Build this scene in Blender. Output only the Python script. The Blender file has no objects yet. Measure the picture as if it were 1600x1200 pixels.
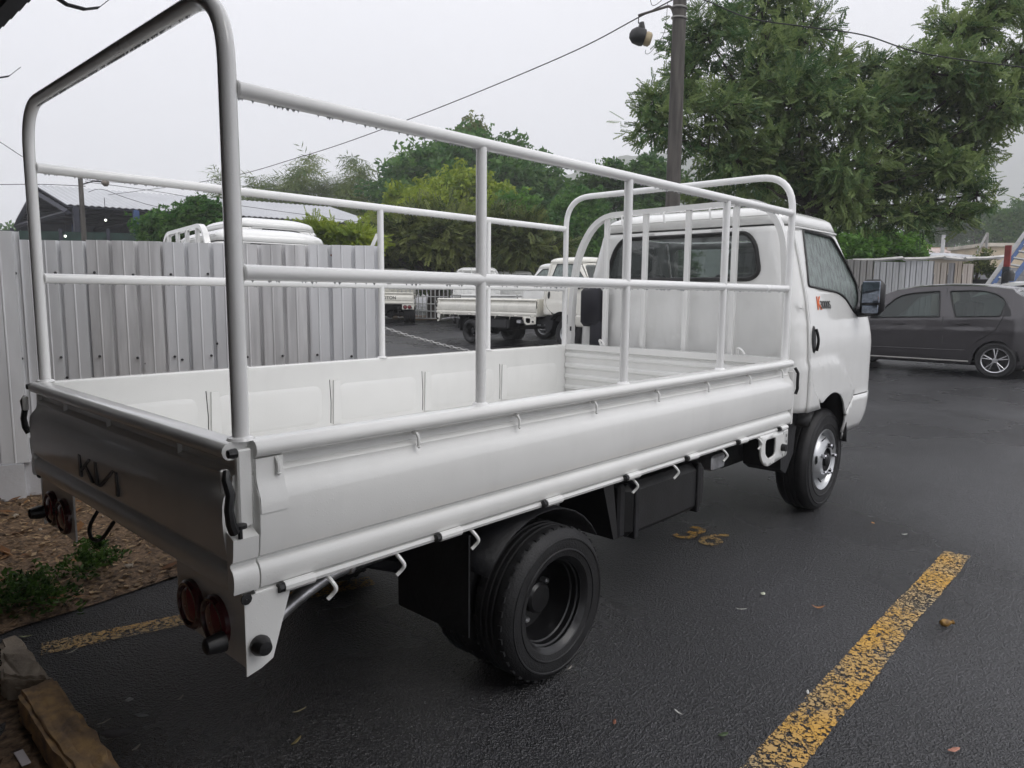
import bpy, bmesh, math, random
import numpy as np
from mathutils import Vector, Matrix
R = math.radians
sc = bpy.context.scene
C = sc.collection
random.seed(7)

# ------------------------------------------------------------------ camera
CAM = np.array([-0.7479, -1.5852, 1.4193]); YAW, PIT, ROL, FPX = 0.7475, -0.1236, 0.0089, 1122.97
Fv = np.array([math.cos(YAW)*math.cos(PIT), math.sin(YAW)*math.cos(PIT), math.sin(PIT)])
Rv = np.array([math.sin(YAW), -math.cos(YAW), 0]); Uv = np.cross(Rv, Fv)
R2 = Rv*math.cos(ROL)+Uv*math.sin(ROL); U2 = -Rv*math.sin(ROL)+Uv*math.cos(ROL)
cam = bpy.data.cameras.new('camera'); camo = bpy.data.objects.new('camera', cam); C.objects.link(camo)
camo.matrix_world = Matrix(((R2[0], U2[0], -Fv[0], CAM[0]), (R2[1], U2[1], -Fv[1], CAM[1]), (R2[2], U2[2], -Fv[2], CAM[2]), (0, 0, 0, 1)))
cam.sensor_width = 36; cam.lens = 36*FPX/1600; cam.clip_start = .05; cam.clip_end = 3000
sc.camera = camo

def at(u, v, d):
    """survey helper: the place seen at (u, v) of the 1600x1200 photo, d metres deep"""
    return tuple(CAM + (Fv + R2*(u-800)/FPX - U2*(v-600)/FPX)*d)
def hgt(x, y):
    return .012*min(max(y-2.5, 0), 20)+.024*min(max(x-5.5, 0), 9)

# ------------------------------------------------------------------ world, sun, exposure
w = bpy.data.worlds.new('World'); sc.world = w; w.use_nodes = True
nt = w.node_tree; nt.nodes.clear()
def N(nt, t, **k):
    n = nt.nodes.new(t)
    for a, b in k.items(): setattr(n, a, b)
    return n
SUN_EL, SUN_ROT = R(50), R(172)
out = N(nt, 'ShaderNodeOutputWorld'); bg = N(nt, 'ShaderNodeBackground')
sky = N(nt, 'ShaderNodeTexSky', sky_type='NISHITA', sun_disc=False, sun_elevation=SUN_EL, sun_rotation=SUN_ROT)
tc = N(nt, 'ShaderNodeTexCoord'); sep = N(nt, 'ShaderNodeSeparateXYZ'); nt.links.new(tc.outputs['Generated'], sep.inputs[0])
ramp = N(nt, 'ShaderNodeValToRGB'); nt.links.new(sep.outputs[2], ramp.inputs[0])
e = ramp.color_ramp.elements
e[0].position = 0.0; e[0].color = (5.9, 6.0, 6.3, 1); e[1].position = .5; e[1].color = (8.3, 8.25, 8.6, 1)
e2 = ramp.color_ramp.elements.new(.2); e2.color = (6.9, 6.85, 7.2, 1)
noi = N(nt, 'ShaderNodeTexNoise'); noi.inputs['Scale'].default_value = 1.6; noi.inputs['Detail'].default_value = 4
nt.links.new(tc.outputs['Generated'], noi.inputs['Vector'])
mr = N(nt, 'ShaderNodeMapRange'); mr.inputs[1].default_value = .3; mr.inputs[2].default_value = .7; mr.inputs[3].default_value = .93; mr.inputs[4].default_value = 1.06
nt.links.new(noi.outputs[0], mr.inputs[0])
mul = N(nt, 'ShaderNodeMix', data_type='RGBA', blend_type='MULTIPLY'); mul.inputs[0].default_value = 1
nt.links.new(ramp.outputs[0], mul.inputs[6]); nt.links.new(mr.outputs[0], mul.inputs[7])
mx = N(nt, 'ShaderNodeMix', data_type='RGBA'); mx.inputs[0].default_value = .93      # overcast layer over the clear sky
nt.links.new(sky.outputs[0], mx.inputs[6]); nt.links.new(mul.outputs[2], mx.inputs[7])
nt.links.new(mx.outputs[2], bg.inputs[0]); bg.inputs[1].default_value = .12; nt.links.new(bg.outputs[0], out.inputs[0])
sl = bpy.data.lights.new('sun', 'SUN'); sl.energy = 1.1; sl.angle = R(35); sl.color = (1, .98, .95)
so = bpy.data.objects.new('sun', sl); C.objects.link(so)
so.rotation_euler = Vector((-.12, .85, -1.0)).to_track_quat('-Z', 'Y').to_euler()
sc.view_settings.view_transform = 'Standard'; sc.view_settings.look = 'None'
sc.view_settings.exposure = .52; sc.view_settings.gamma = 1; sc.view_settings.use_curve_mapping = False
sc.render.engine = 'CYCLES'
try: sc.cycles.volume_bounces = 3
except Exception: pass

# ------------------------------------------------------------------ materials
MATS = {}
def mat(name, col, rough=.5, metal=0, var=.12, scale=6, col2=None, bump=0, bscale=40, coat=0, spec=.5, stretch=None, detail=6, rvar=0):
    if name in MATS: return MATS[name]
    m = bpy.data.materials.new(name); m.use_nodes = True; n = m.node_tree; p = n.nodes['Principled BSDF']
    p.inputs['Roughness'].default_value = rough; p.inputs['Metallic'].default_value = metal
    p.inputs['Coat Weight'].default_value = coat; p.inputs['Specular IOR Level'].default_value = spec
    tc = N(n, 'ShaderNodeTexCoord'); mp = N(n, 'ShaderNodeMapping'); n.links.new(tc.outputs['Object'], mp.inputs[0])
    if stretch: mp.inputs['Scale'].default_value = stretch
    no = N(n, 'ShaderNodeTexNoise'); no.inputs['Scale'].default_value = scale; no.inputs['Detail'].default_value = detail
    n.links.new(mp.outputs[0], no.inputs['Vector'])
    cr = N(n, 'ShaderNodeValToRGB'); n.links.new(no.outputs[0], cr.inputs[0])
    c2 = col2 or tuple(min(1, c*(1+var)) for c in col); c1 = tuple(c*(1-var) for c in col) if not col2 else col
    cr.color_ramp.elements[0].position = .35; cr.color_ramp.elements[1].position = .65
    cr.color_ramp.elements[0].color = (*c1, 1); cr.color_ramp.elements[1].color = (*c2, 1)
    n.links.new(cr.outputs[0], p.inputs['Base Color'])
    if rvar:
        m2 = N(n, 'ShaderNodeMapRange'); m2.inputs[1].default_value = .35; m2.inputs[2].default_value = .65
        m2.inputs[3].default_value = rough-rvar; m2.inputs[4].default_value = rough+rvar
        n.links.new(no.outputs[0], m2.inputs[0]); n.links.new(m2.outputs[0], p.inputs['Roughness'])
    if bump:
        nb = N(n, 'ShaderNodeTexNoise'); nb.inputs['Scale'].default_value = bscale; nb.inputs['Detail'].default_value = 5
        n.links.new(mp.outputs[0], nb.inputs['Vector'])
        b = N(n, 'ShaderNodeBump'); b.inputs['Strength'].default_value = bump; b.inputs['Distance'].default_value = .01
        n.links.new(nb.outputs[0], b.inputs['Height']); n.links.new(b.outputs[0], p.inputs['Normal'])
    MATS[name] = m; return m

def wet_paint(name, col, rough=.28):
    """vehicle paint with rain beads"""
    if name in MATS: return MATS[name]
    m = mat(name, col, rough, var=.035, scale=2.2, coat=.6, rvar=.03)
    n = m.node_tree; p = n.nodes['Principled BSDF']; tc = N(n, 'ShaderNodeTexCoord')
    dn = N(n, 'ShaderNodeTexNoise'); dn.inputs['Scale'].default_value = 1; dn.inputs['Detail'].default_value = 8; dm_ = N(n, 'ShaderNodeMapping'); dm_.inputs['Scale'].default_value = (16, 16, 3)
    n.links.new(tc.outputs['Object'], dm_.inputs[0]); n.links.new(dm_.outputs[0], dn.inputs['Vector'])
    dr_ = N(n, 'ShaderNodeMapRange'); dr_.inputs[1].default_value = .50; dr_.inputs[2].default_value = .74; dr_.inputs[3].default_value = 1.0; dr_.inputs[4].default_value = .965
    n.links.new(dn.outputs[0], dr_.inputs[0]); dx_ = N(n, 'ShaderNodeMix', data_type='RGBA', blend_type='MULTIPLY'); dx_.inputs[0].default_value = 1
    n.links.new(p.inputs['Base Color'].links[0].from_socket, dx_.inputs[6]); n.links.new(dr_.outputs[0], dx_.inputs[7]); n.links.new(dx_.outputs[2], p.inputs['Base Color'])
    v = N(n, 'ShaderNodeTexVoronoi'); v.inputs['Scale'].default_value = 110
    n.links.new(tc.outputs['Object'], v.inputs['Vector'])
    r = N(n, 'ShaderNodeMapRange'); r.inputs[1].default_value = .0; r.inputs[2].default_value = .32; r.inputs[3].default_value = 1; r.inputs[4].default_value = 0
    n.links.new(v.outputs['Distance'], r.inputs[0])
    no = N(n, 'ShaderNodeTexNoise'); no.inputs['Scale'].default_value = 5; n.links.new(tc.outputs['Object'], no.inputs['Vector'])
    r2 = N(n, 'ShaderNodeMapRange'); r2.inputs[1].default_value = .35; r2.inputs[2].default_value = .75
    n.links.new(no.outputs[0], r2.inputs[0])
    mu = N(n, 'ShaderNodeMath', operation='MULTIPLY'); n.links.new(r.outputs[0], mu.inputs[0]); n.links.new(r2.outputs[0], mu.inputs[1])
    nl = N(n, 'ShaderNodeTexNoise'); nl.inputs['Scale'].default_value = 2.5; n.links.new(tc.outputs['Object'], nl.inputs['Vector'])
    ad = N(n, 'ShaderNodeMath', operation='MULTIPLY_ADD'); ad.inputs[1].default_value = .5
    n.links.new(nl.outputs[0], ad.inputs[0]); n.links.new(mu.outputs[0], ad.inputs[2])
    b = N(n, 'ShaderNodeBump'); b.inputs['Strength'].default_value = .22; b.inputs['Distance'].default_value = .003
    n.links.new(ad.outputs[0], b.inputs['Height']); n.links.new(b.outputs[0], p.inputs['Normal'])
    return m

def glass(name, tint, opaque=.3, rough=.04, streak=0, diff=(.4, .44, .42)):
    if name in MATS: return MATS[name]
    m = bpy.data.materials.new(name); m.use_nodes = True; n = m.node_tree; n.nodes.clear()
    o = N(n, 'ShaderNodeOutputMaterial'); tr = N(n, 'ShaderNodeBsdfTransparent'); tr.inputs[0].default_value = (*tint, 1)
    di = N(n, 'ShaderNodeBsdfDiffuse'); gl = N(n, 'ShaderNodeBsdfGlossy'); gl.inputs['Roughness'].default_value = rough
    tc = N(n, 'ShaderNodeTexCoord'); mp = N(n, 'ShaderNodeMapping'); mp.inputs['Scale'].default_value = (9, 9, 1.6)
    n.links.new(tc.outputs['Object'], mp.inputs[0])
    no = N(n, 'ShaderNodeTexNoise'); no.inputs['Scale'].default_value = 5 if streak else 1; no.inputs['Detail'].default_value = 7
    n.links.new(mp.outputs[0], no.inputs['Vector'])
    cr = N(n, 'ShaderNodeValToRGB'); n.links.new(no.outputs[0], cr.inputs[0])
    k = .55 if streak else .85
    cr.color_ramp.elements[0].position = .38; cr.color_ramp.elements[1].position = .6
    cr.color_ramp.elements[0].color = (*[c*k for c in diff], 1); cr.color_ramp.elements[1].color = (*diff, 1)
    n.links.new(cr.outputs[0], di.inputs[0])
    m1 = N(n, 'ShaderNodeMixShader'); m1.inputs[0].default_value = opaque
    n.links.new(tr.outputs[0], m1.inputs[1]); n.links.new(di.outputs[0], m1.inputs[2])
    fr = N(n, 'ShaderNodeFresnel'); fr.inputs[0].default_value = 1.5
    m2 = N(n, 'ShaderNodeMixShader'); n.links.new(fr.outputs[0], m2.inputs[0]); n.links.new(m1.outputs[0], m2.inputs[1]); n.links.new(gl.outputs[0], m2.inputs[2])
    if streak:
        vo = N(n, 'ShaderNodeTexVoronoi'); vo.inputs['Scale'].default_value = 150; n.links.new(tc.outputs['Object'], vo.inputs['Vector'])
        b = N(n, 'ShaderNodeBump'); b.inputs['Strength'].default_value = .5; b.inputs['Distance'].default_value = .003
        n.links.new(vo.outputs['Distance'], b.inputs['Height']); n.links.new(b.outputs[0], gl.inputs['Normal']); n.links.new(b.outputs[0], di.inputs['Normal'])
        n.links.new(b.outputs[0], fr.inputs['Normal'])
    n.links.new(m2.outputs[0], o.inputs[0]); MATS[name] = m; return m

def leafmat(name, c1, c2):
    if name in MATS: return MATS[name]
    m = bpy.data.materials.new(name); m.use_nodes = True; n = m.node_tree; n.nodes.clear()
    o = N(n, 'ShaderNodeOutputMaterial'); at_ = N(n, 'ShaderNodeAttribute', attribute_name='tint')
    cr = N(n, 'ShaderNodeValToRGB'); n.links.new(at_.outputs['Fac'], cr.inputs[0])
    cr.color_ramp.elements[0].color = (*c1, 1); cr.color_ramp.elements[1].color = (*c2, 1)
    d = N(n, 'ShaderNodeBsdfPrincipled'); d.inputs['Roughness'].default_value = .5; d.inputs['Specular IOR Level'].default_value = .22
    t = N(n, 'ShaderNodeBsdfTranslucent'); n.links.new(cr.outputs[0], d.inputs['Base Color'])
    ht = N(n, 'ShaderNodeHueSaturation'); ht.inputs['Value'].default_value = 1.5; n.links.new(cr.outputs[0], ht.inputs['Color']); n.links.new(ht.outputs[0], t.inputs[0])
    mx = N(n, 'ShaderNodeMixShader'); mx.inputs[0].default_value = .35
    n.links.new(d.outputs[0], mx.inputs[1]); n.links.new(t.outputs[0], mx.inputs[2]); n.links.new(mx.outputs[0], o.inputs[0])
    MATS[name] = m; return m

WHITE = wet_paint('white_truck_paint', (.79, .79, .77), .16)
RAIL = wet_paint('white_tube_paint', (.83, .83, .82), .25)
OFFW = wet_paint('cream_truck_paint', (.82, .80, .72))
BLK = mat('black_plastic', (.012, .012, .013), .42, var=.3, scale=12, bump=.15, bscale=120)
CHAS = mat('black_chassis', (.010, .010, .012), .6, var=.4, scale=9, bump=.3, bscale=40)
RUB = mat('tyre_rubber', (.010, .010, .011), .6, var=.3, scale=14, bump=.25, bscale=150)
RUBG = mat('window_rubber', (.012, .012, .012), .45, var=.2)
STEEL = mat('silver_wheel_steel', (.52, .53, .54), .32, .75, var=.15, scale=10)
CHROME = mat('chrome', (.7, .7, .72), .14, 1, var=.08)
BRIM = mat('black_rim', (.010, .010, .011), .34, .2, var=.3, scale=12, coat=.15)
EXH = mat('exhaust_metal', (.55, .55, .56), .3, .9, var=.3, scale=15)
LENS = mat('red_lens', (.16, .012, .016), .18, var=.15, coat=.6)
LENSD = mat('dark_red_ring', (.055, .006, .009), .25, var=.1, coat=.5)
AMB = mat('amber_lens', (.7, .2, .02), .2)
DINT = mat('cab_interior', (.035, .035, .04), .8, var=.3)
DECALK = mat('decal_black', (.012, .012, .014), .4)
DECALO = mat('decal_orange', (.75, .14, .02), .4)
EMB = mat('grey_emblem', (.07, .072, .078), .4)
GL_R = glass('rear_glass', (.66, .72, .71), .22, .03, diff=(.33, .36, .35))
GL_S = glass('rain_side_glass', (.45, .52, .50), .72, .12, 1, diff=(.30, .36, .34))
GL_C = glass('car_glass', (.45, .52, .50), .32, .05, diff=(.13, .155, .15))
MIRR = mat('mirror_glass', (.22, .25, .30), .06, .95, var=.25, scale=60)
YEL = None

# ------------------------------------------------------------------ mesh helpers
class MB:
    def __init__(s): s.v = []; s.f = []
    def add(s, v, f):
        o = len(s.v); s.v += [tuple(p) for p in v]; s.f += [tuple(i+o for i in q) for q in f]; return s
    def box(s, a, b, M=None):
        x0, y0, z0 = a; x1, y1, z1 = b
        v = [(x0, y0, z0), (x1, y0, z0), (x1, y1, z0), (x0, y1, z0), (x0, y0, z1), (x1, y0, z1), (x1, y1, z1), (x0, y1, z1)]
        if M: v = [tuple(M @ Vector(p)) for p in v]
        return s.add(v, [(0, 3, 2, 1), (4, 5, 6, 7), (0, 1, 5, 4), (1, 2, 6, 5), (2, 3, 7, 6), (3, 0, 4, 7)])
    def bbox(s, a, b, r=.01):
        """box with all edges chamfered"""
        lo, hi = a, b; v = []; idx = {}
        for ix in (0, 1):
            for iy in (0, 1):
                for iz in (0, 1):
                    c = [(lo, hi)[k][i] for i, k in enumerate((ix, iy, iz))]
                    d = [r if k == 0 else -r for k in (ix, iy, iz)]
                    for ax in range(3):
                        p = [c[i]+(0 if i == ax else d[i]) for i in range(3)]; idx[(ix, iy, iz, ax)] = len(v); v.append(p)
        bm = bmesh.new(); bv = [bm.verts.new(p) for p in v]; bmesh.ops.convex_hull(bm, input=bv)
        bm.verts.index_update(); s.add([q.co[:] for q in bm.verts], [[q.index for q in f.verts] for f in bm.faces]); bm.free(); return s
    def tube(s, path, r, n=10, cap=True, closed=False):
        P = [Vector(p) for p in path]; m = len(P); rr = r if hasattr(r, '__len__') else [r]*m
        up = None; v = []
        for i, p in enumerate(P):
            if closed: t = (P[(i+1) % m]-P[i-1]).normalized()
            else: t = (P[min(i+1, m-1)]-P[max(i-1, 0)]).normalized()
            if up is None: up = Vector((0, 0, 1)) if abs(t.z) < .9 else Vector((1, 0, 0))
            a = (up-t*up.dot(t)).normalized(); b = t.cross(a); up = a
            v += [tuple(p+(a*math.cos(2*math.pi*k/n)+b*math.sin(2*math.pi*k/n))*rr[i]) for k in range(n)]
        f = []
        for i in range(m if closed else m-1):
            j = (i+1) % m
            f += [(i*n+k, i*n+(k+1) % n, j*n+(k+1) % n, j*n+k) for k in range(n)]
        if cap and not closed: f += [tuple(range(n-1, -1, -1)), tuple(range((m-1)*n, m*n))]
        return s.add(v, f)
    def lathe(s, prof, c, axis='y', n=32, cap=False):
        """prof: (radius, height) pairs along axis through c"""
        v = []; f = []; m = len(prof)
        for (r, h) in prof:
            for k in range(n):
                a = 2*math.pi*k/n; ca, sa = r*math.cos(a), r*math.sin(a)
                q = {'y': (ca, h, sa), 'x': (h, ca, sa), 'z': (ca, sa, h)}[axis]
                v.append((c[0]+q[0], c[1]+q[1], c[2]+q[2]))
        for i in range(m-1):
            f += [(i*n+k, i*n+(k+1) % n, (i+1)*n+(k+1) % n, (i+1)*n+k) for k in range(n)]
        if cap: f += [tuple(range(n)), tuple(range((m-1)*n, m*n))]
        return s.add(v, f)
    def prism(s, poly, axis, a, b):
        """poly of 2-D points in the plane across `axis`, from a to b"""
        def q(p, h): return {'y': (p[0], h, p[1]), 'x': (h, p[0], p[1]), 'z': (p[0], p[1], h)}[axis]
        n = len(poly); v = [q(p, a) for p in poly]+[q(p, b) for p in poly]
        return s.add(v, [tuple(range(n)), tuple(range(2*n-1, n-1, -1))]+[(i, (i+1) % n, n+(i+1) % n, n+i) for i in range(n)])
    def sheet(s, outline, holes, res, mapf, fine=None):
        bm = bmesh.new(); xs = [p[0] for p in outline]; ys = [p[1] for p in outline]
        x0, x1, y0, y1 = min(xs), max(xs), min(ys), max(ys); nx = max(1, round((x1-x0)/res)); ny = max(1, round((y1-y0)/res))
        g = [[bm.verts.new((x0+(x1-x0)*i/nx, y0+(y1-y0)*j/ny, 0)) for j in range(ny+1)] for i in range(nx+1)]
        for i in range(nx):
            for j in range(ny): bm.faces.new((g[i][j], g[i+1][j], g[i+1][j+1], g[i][j+1]))
        for poly in [outline]+holes:
            for i in range(len(poly)):
                a, b = Vector((*poly[i], 0)), Vector((*poly[(i+1) % len(poly)], 0)); d = b-a
                if d.length < 1e-6: continue
                nrm = Vector((-d.y, d.x, 0)).normalized()
                fs = [f for f in bm.faces if min((v.co-a).dot(d) for v in f.verts) < d.length_squared+.03 and max((v.co-a).dot(d) for v in f.verts) > -.03]
                ge = set(fs); es = set(e for f in fs for e in f.edges); vs = set(v for f in fs for v in f.verts)
                bmesh.ops.bisect_plane(bm, geom=list(ge)+list(es)+list(vs), dist=1e-5, plane_co=a, plane_no=nrm)
        kill = []
        for f in bm.faces:
            c = f.calc_center_median()
            if not inpoly(c.x, c.y, outline) or any(inpoly(c.x, c.y, h) for h in holes): kill.append(f)
        bmesh.ops.delete(bm, geom=kill, context='FACES')
        bmesh.ops.remove_doubles(bm, verts=bm.verts, dist=2e-4)
        bm.verts.index_update()
        s.add([mapf(v.co.x, v.co.y) for v in bm.verts], [[v.index for v in f.verts] for f in bm.faces]); bm.free(); return s
    def obj(s, name, m, parent=None, smooth=35, thick=0, org=(0, 0, 0), fix=True):
        me = bpy.data.meshes.new(name)
        ox, oy, oz = org
        me.from_pydata([(x-ox, y-oy, z-oz) for x, y, z in s.v] if any(org) else s.v, [], s.f); me.validate()
        if fix and len(s.f) < 60000:
            bm = bmesh.new(); bm.from_mesh(me); bmesh.ops.recalc_face_normals(bm, faces=bm.faces); bm.to_mesh(me); bm.free()
        if m: me.materials.append(m)
        if smooth:
            me.shade_smooth(); me.set_sharp_from_angle(angle=R(smooth))
        o = bpy.data.objects.new(name, me); C.objects.link(o)
        if thick:
            md = o.modifiers.new('solid', 'SOLIDIFY'); md.thickness = thick; md.offset = -1
        if parent: o.parent = parent
        elif any(org): o.location = org
        return o
def inpoly(x, y, P):
    c = False; j = len(P)-1
    for i in range(len(P)):
        xi, yi = P[i]; xj, yj = P[j]
        if (yi > y) != (yj > y) and x < (xj-xi)*(y-yi)/(yj-yi)+xi: c = not c
        j = i
    return c
def rpoly(pts, r=.05, seg=4):
    out = []; n = len(pts)
    for i in range(n):
        p = Vector(pts[i]); a = Vector(pts[i-1])-p; b = Vector(pts[(i+1) % n])-p
        rr = r[i] if hasattr(r, '__len__') else r
        if rr <= 0: out.append(tuple(p)); continue
        k = min(rr, a.length*.48, b.length*.48); s_, e_ = p+a.normalized()*k, p+b.normalized()*k
        for t in range(seg+1):
            t /= seg; out.append(tuple(s_*(1-t)**2+p*2*t*(1-t)+e_*t*t))
    return out
def densify(P, d=.04):
    out = []
    for i in range(len(P)):
        a, b = Vector(P[i]), Vector(P[(i+1) % len(P)]); n = max(1, int((b-a).length/d))
        out += [tuple(a.lerp(b, k/n)) for k in range(n)]
    return out
def bend(path, r, seg=6):
    """round the corners of an open 3-D path"""
    out = [path[0]]
    for i in range(1, len(path)-1):
        p = Vector(path[i]); a = Vector(path[i-1])-p; b = Vector(path[i+1])-p; k = min(r, a.length*.49, b.length*.49)
        s_, e_ = p+a.normalized()*k, p+b.normalized()*k
        out += [tuple(s_*(1-t/seg)**2+p*2*(t/seg)*(1-t/seg)+e_*(t/seg)**2) for t in range(seg+1)]
    return out+[path[-1]]
def thing(name, label, cat, loc=(0, 0, 0), rz=0, group=None):
    o = bpy.data.objects.new(name, None); C.objects.link(o); o.location = loc; o.rotation_euler = (0, 0, rz); o.empty_display_size = .1
    return tag(o, label, cat, group)
def tag(o, label, cat, group=None):
    o['label'] = label; o['category'] = cat
    if group: o['group'] = group
    return o
def struct(o, kind='structure'): o['kind'] = kind; return o
def copy_tree(o, parent=None, skip=(), swap=None):
    c = o.copy(); C.objects.link(c); c.parent = parent
    if swap and o.type == 'MESH':
        for a, b in swap:
            if c.data.materials and c.data.materials[0] == a:
                c.material_slots[0].link = 'OBJECT'; c.material_slots[0].material = b
    for ch in o.children:
        if ch.name.split('.')[0] not in skip: copy_tree(ch, c, skip, swap)
    return c
def textmesh(body, size, extrude=.0008):
    cu = bpy.data.curves.new('t', 'FONT'); cu.body = body; cu.size = size; cu.extrude = extrude; cu.align_x = 'LEFT'; cu.offset = size*.012
    o = bpy.data.objects.new('t', cu); C.objects.link(o); bpy.context.view_layer.update()
    me = bpy.data.meshes.new_from_object(o.evaluated_get(bpy.context.evaluated_depsgraph_get()))
    bpy.data.objects.remove(o); return [tuple(v.co) for v in me.vertices], [tuple(p.vertices) for p in me.polygons]

# ================================================================== LARGE STRUCTURE: ground, sky air, terrain
def asphalt():
    m = bpy.data.materials.new('wet_asphalt'); m.use_nodes = True; n = m.node_tree; p = n.nodes['Principled BSDF']
    tc = N(n, 'ShaderNodeTexCoord')
    v = N(n, 'ShaderNodeTexVoronoi'); v.inputs['Scale'].default_value = 190; n.links.new(tc.outputs['Object'], v.inputs['Vector'])
    v2 = N(n, 'ShaderNodeTexVoronoi'); v2.inputs['Scale'].default_value = 85; n.links.new(tc.outputs['Object'], v2.inputs['Vector'])
    no = N(n, 'ShaderNodeTexNoise'); no.inputs['Scale'].default_value = .6; no.inputs['Detail'].default_value = 5; no.inputs['Distortion'].default_value = .2; n.links.new(tc.outputs['Object'], no.inputs['Vector'])
    cr = N(n, 'ShaderNodeValToRGB'); n.links.new(v.outputs['Color'], cr.inputs[0])
    cr.color_ramp.elements[0].position = .25; cr.color_ramp.elements[0].color = (.006, .0064, .0085, 1)
    cr.color_ramp.elements[1].position = 1.0; cr.color_ramp.elements[1].color = (.060, .059, .066, 1)
    m2 = N(n, 'ShaderNodeMix', data_type='RGBA', blend_type='MULTIPLY'); m2.inputs[0].default_value = 1
    mr = N(n, 'ShaderNodeMapRange'); mr.inputs[1].default_value = .3; mr.inputs[2].default_value = .7; mr.inputs[3].default_value = .55; mr.inputs[4].default_value = 1.25
    n.links.new(no.outputs[0], mr.inputs[0]); n.links.new(cr.outputs[0], m2.inputs[6]); n.links.new(mr.outputs[0], m2.inputs[7])
    n.links.new(m2.outputs[2], p.inputs['Base Color'])
    rr = N(n, 'ShaderNodeMapRange'); rr.inputs[1].default_value = .35; rr.inputs[2].default_value = .65; rr.inputs[3].default_value = .2; rr.inputs[4].default_value = .40
    n.links.new(no.outputs[0], rr.inputs[0]); n.links.new(rr.outputs[0], p.inputs['Roughness'])
    a = N(n, 'ShaderNodeMath', operation='ADD'); n.links.new(v.outputs['Distance'], a.inputs[0]); n.links.new(v2.outputs['Distance'], a.inputs[1])
    b = N(n, 'ShaderNodeBump'); b.inputs['Strength'].default_value = 1.0; b.inputs['Distance'].default_value = .006
    n.links.new(a.outputs[0], b.inputs['Height']); n.links.new(b.outputs[0], p.inputs['Normal'])
    p.inputs['Specular IOR Level'].default_value = .85
    return m
ASPH = asphalt()
g = MB(); ys = [-900, -60, -20, 2.5, 22.5, 60, 150, 900]; xs = [-900, -60, -10, 5.5, 14.5, 20, 60, 150, 900]
for j, y in enumerate(ys):
    for i, x in enumerate(xs): g.v.append((x, y, hgt(x, y)))
nx = len(xs)
g.f = [(j*nx+i, j*nx+i+1, (j+1)*nx+i+1, (j+1)*nx+i) for j in range(len(ys)-1) for i in range(nx-1)]
struct(g.obj('ground', ASPH, smooth=0))

# dirt bed beside the fence
def dirtmat():
    m = mat('leaf_litter_soil', (.045, .028, .017), .85, col2=(.24, .155, .09), scale=38, bump=.9, bscale=60, detail=10)
    return m
DIRT = dirtmat()
dpoly = [(-2.2, 1.6), (-.25, 1.82), (-.05, 1.90), (.25, 1.92), (.59, 1.98), (1.2, 2.02), (1.9, 2.08), (2.5, 2.2), (2.62, 2.62), (.5, 4.25), (-.4, 4.7), (-2.2, 5.6)]
rnd = np.random.RandomState(3)
def dz(x, y):
    e = min(1, max(0, (y-1.9-.12*x)/.25))
    return .006+e*(.03+.02*math.sin(3*x+1)*math.sin(4*y)+.012*math.sin(23*x+5*y)*math.sin(19*y)+.008*math.sin(51*x)*math.sin(47*y-9*x))
struct(MB().sheet(dpoly, [], .07, lambda x, y: (x, y, dz(x, y))).obj('soil_bed', DIRT, smooth=60))
dp2 = [(-2.4, -.6), (-.19, -.6), (-.17, .7), (-.20, 1.84), (-2.2, 1.6)]
struct(MB().sheet(dp2, [], .12, lambda x, y: (x, y, .008+.012*math.sin(17*x+3*y)*math.sin(13*y))).obj('soil_strip', DIRT, smooth=60))

# hills, far away
def hill(name, pts, depth, seed, m, base=0):
    """ridge through (u, v, d) sights, with slopes falling to both sides"""
    rs = np.random.RandomState(seed); mb = MB(); k = 14; top = []
    P = [np.array(at(*p)) for p in pts]; dense = []
    for a, b in zip(P, P[1:]):
        for t in np.linspace(0, 1, 9)[:-1]: dense.append(a*(1-t)+b*t)
    dense.append(P[-1]); n = len(dense)
    for i, p in enumerate(dense):
        away = np.array([p[0]-CAM[0], p[1]-CAM[1]]); away /= np.linalg.norm(away)
        for j in range(k):
            t = (j-(k-1)*.55)/(k-1); z = p[2]*max(0, 1-abs(t)*2.0)**.8+base+ (rs.rand()-.5)*p[2]*.03
            mb.v.append((p[0]+away[0]*t*depth*2, p[1]+away[1]*t*depth*2, z-1))
    mb.f = [(i*k+j, i*k+j+1, (i+1)*k+j+1, (i+1)*k+j) for i in range(n-1) for j in range(k-1)]
    return struct(mb.obj(name, m, smooth=180))
HILLM = mat('hill_forest', (.018, .035, .014), .9, col2=(.05, .075, .03), scale=.09, bump=1, bscale=.4, detail=12)
hill('hill', [(1180, 400, 900), (1300, 330, 900), (1400, 270, 900), (1500, 228, 900), (1600, 190, 900), (1750, 150, 920), (1950, 130, 950), (2300, 180, 960)], 260, 1, HILLM)
hill('hill', [(700, 400, 560), (800, 330, 560), (880, 272, 550), (930, 252, 550), (980, 238, 550), (1040, 232, 550), (1120, 225, 550), (1250, 250, 560), (1400, 330, 560), (1500, 400, 570)], 140, 2, HILLM)
hill('hill', [(-900, 400, 900), (-500, 372, 900), (-200, 368, 900), (0, 372, 900), (120, 385, 880), (400, 420, 880), (700, 430, 880)], 200, 5, HILLM)

# air
hz = MB().box((-250, -400, -2.0), (1500, 1500, 360)).obj('haze', None, smooth=0)
hm = bpy.data.materials.new('haze_air'); hm.use_nodes = True; n = hm.node_tree; n.nodes.clear()
o_ = N(n, 'ShaderNodeOutputMaterial'); pv = N(n, 'ShaderNodeVolumePrincipled'); pv.inputs['Density'].default_value = .0014; pv.inputs['Color'].default_value = (.97, .975, .99, 1); pv.inputs['Anisotropy'].default_value = 0
n.links.new(pv.outputs[0], o_.inputs['Volume']); hz.data.materials.append(hm); struct(hz, 'stuff')
HAZE = hz

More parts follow.
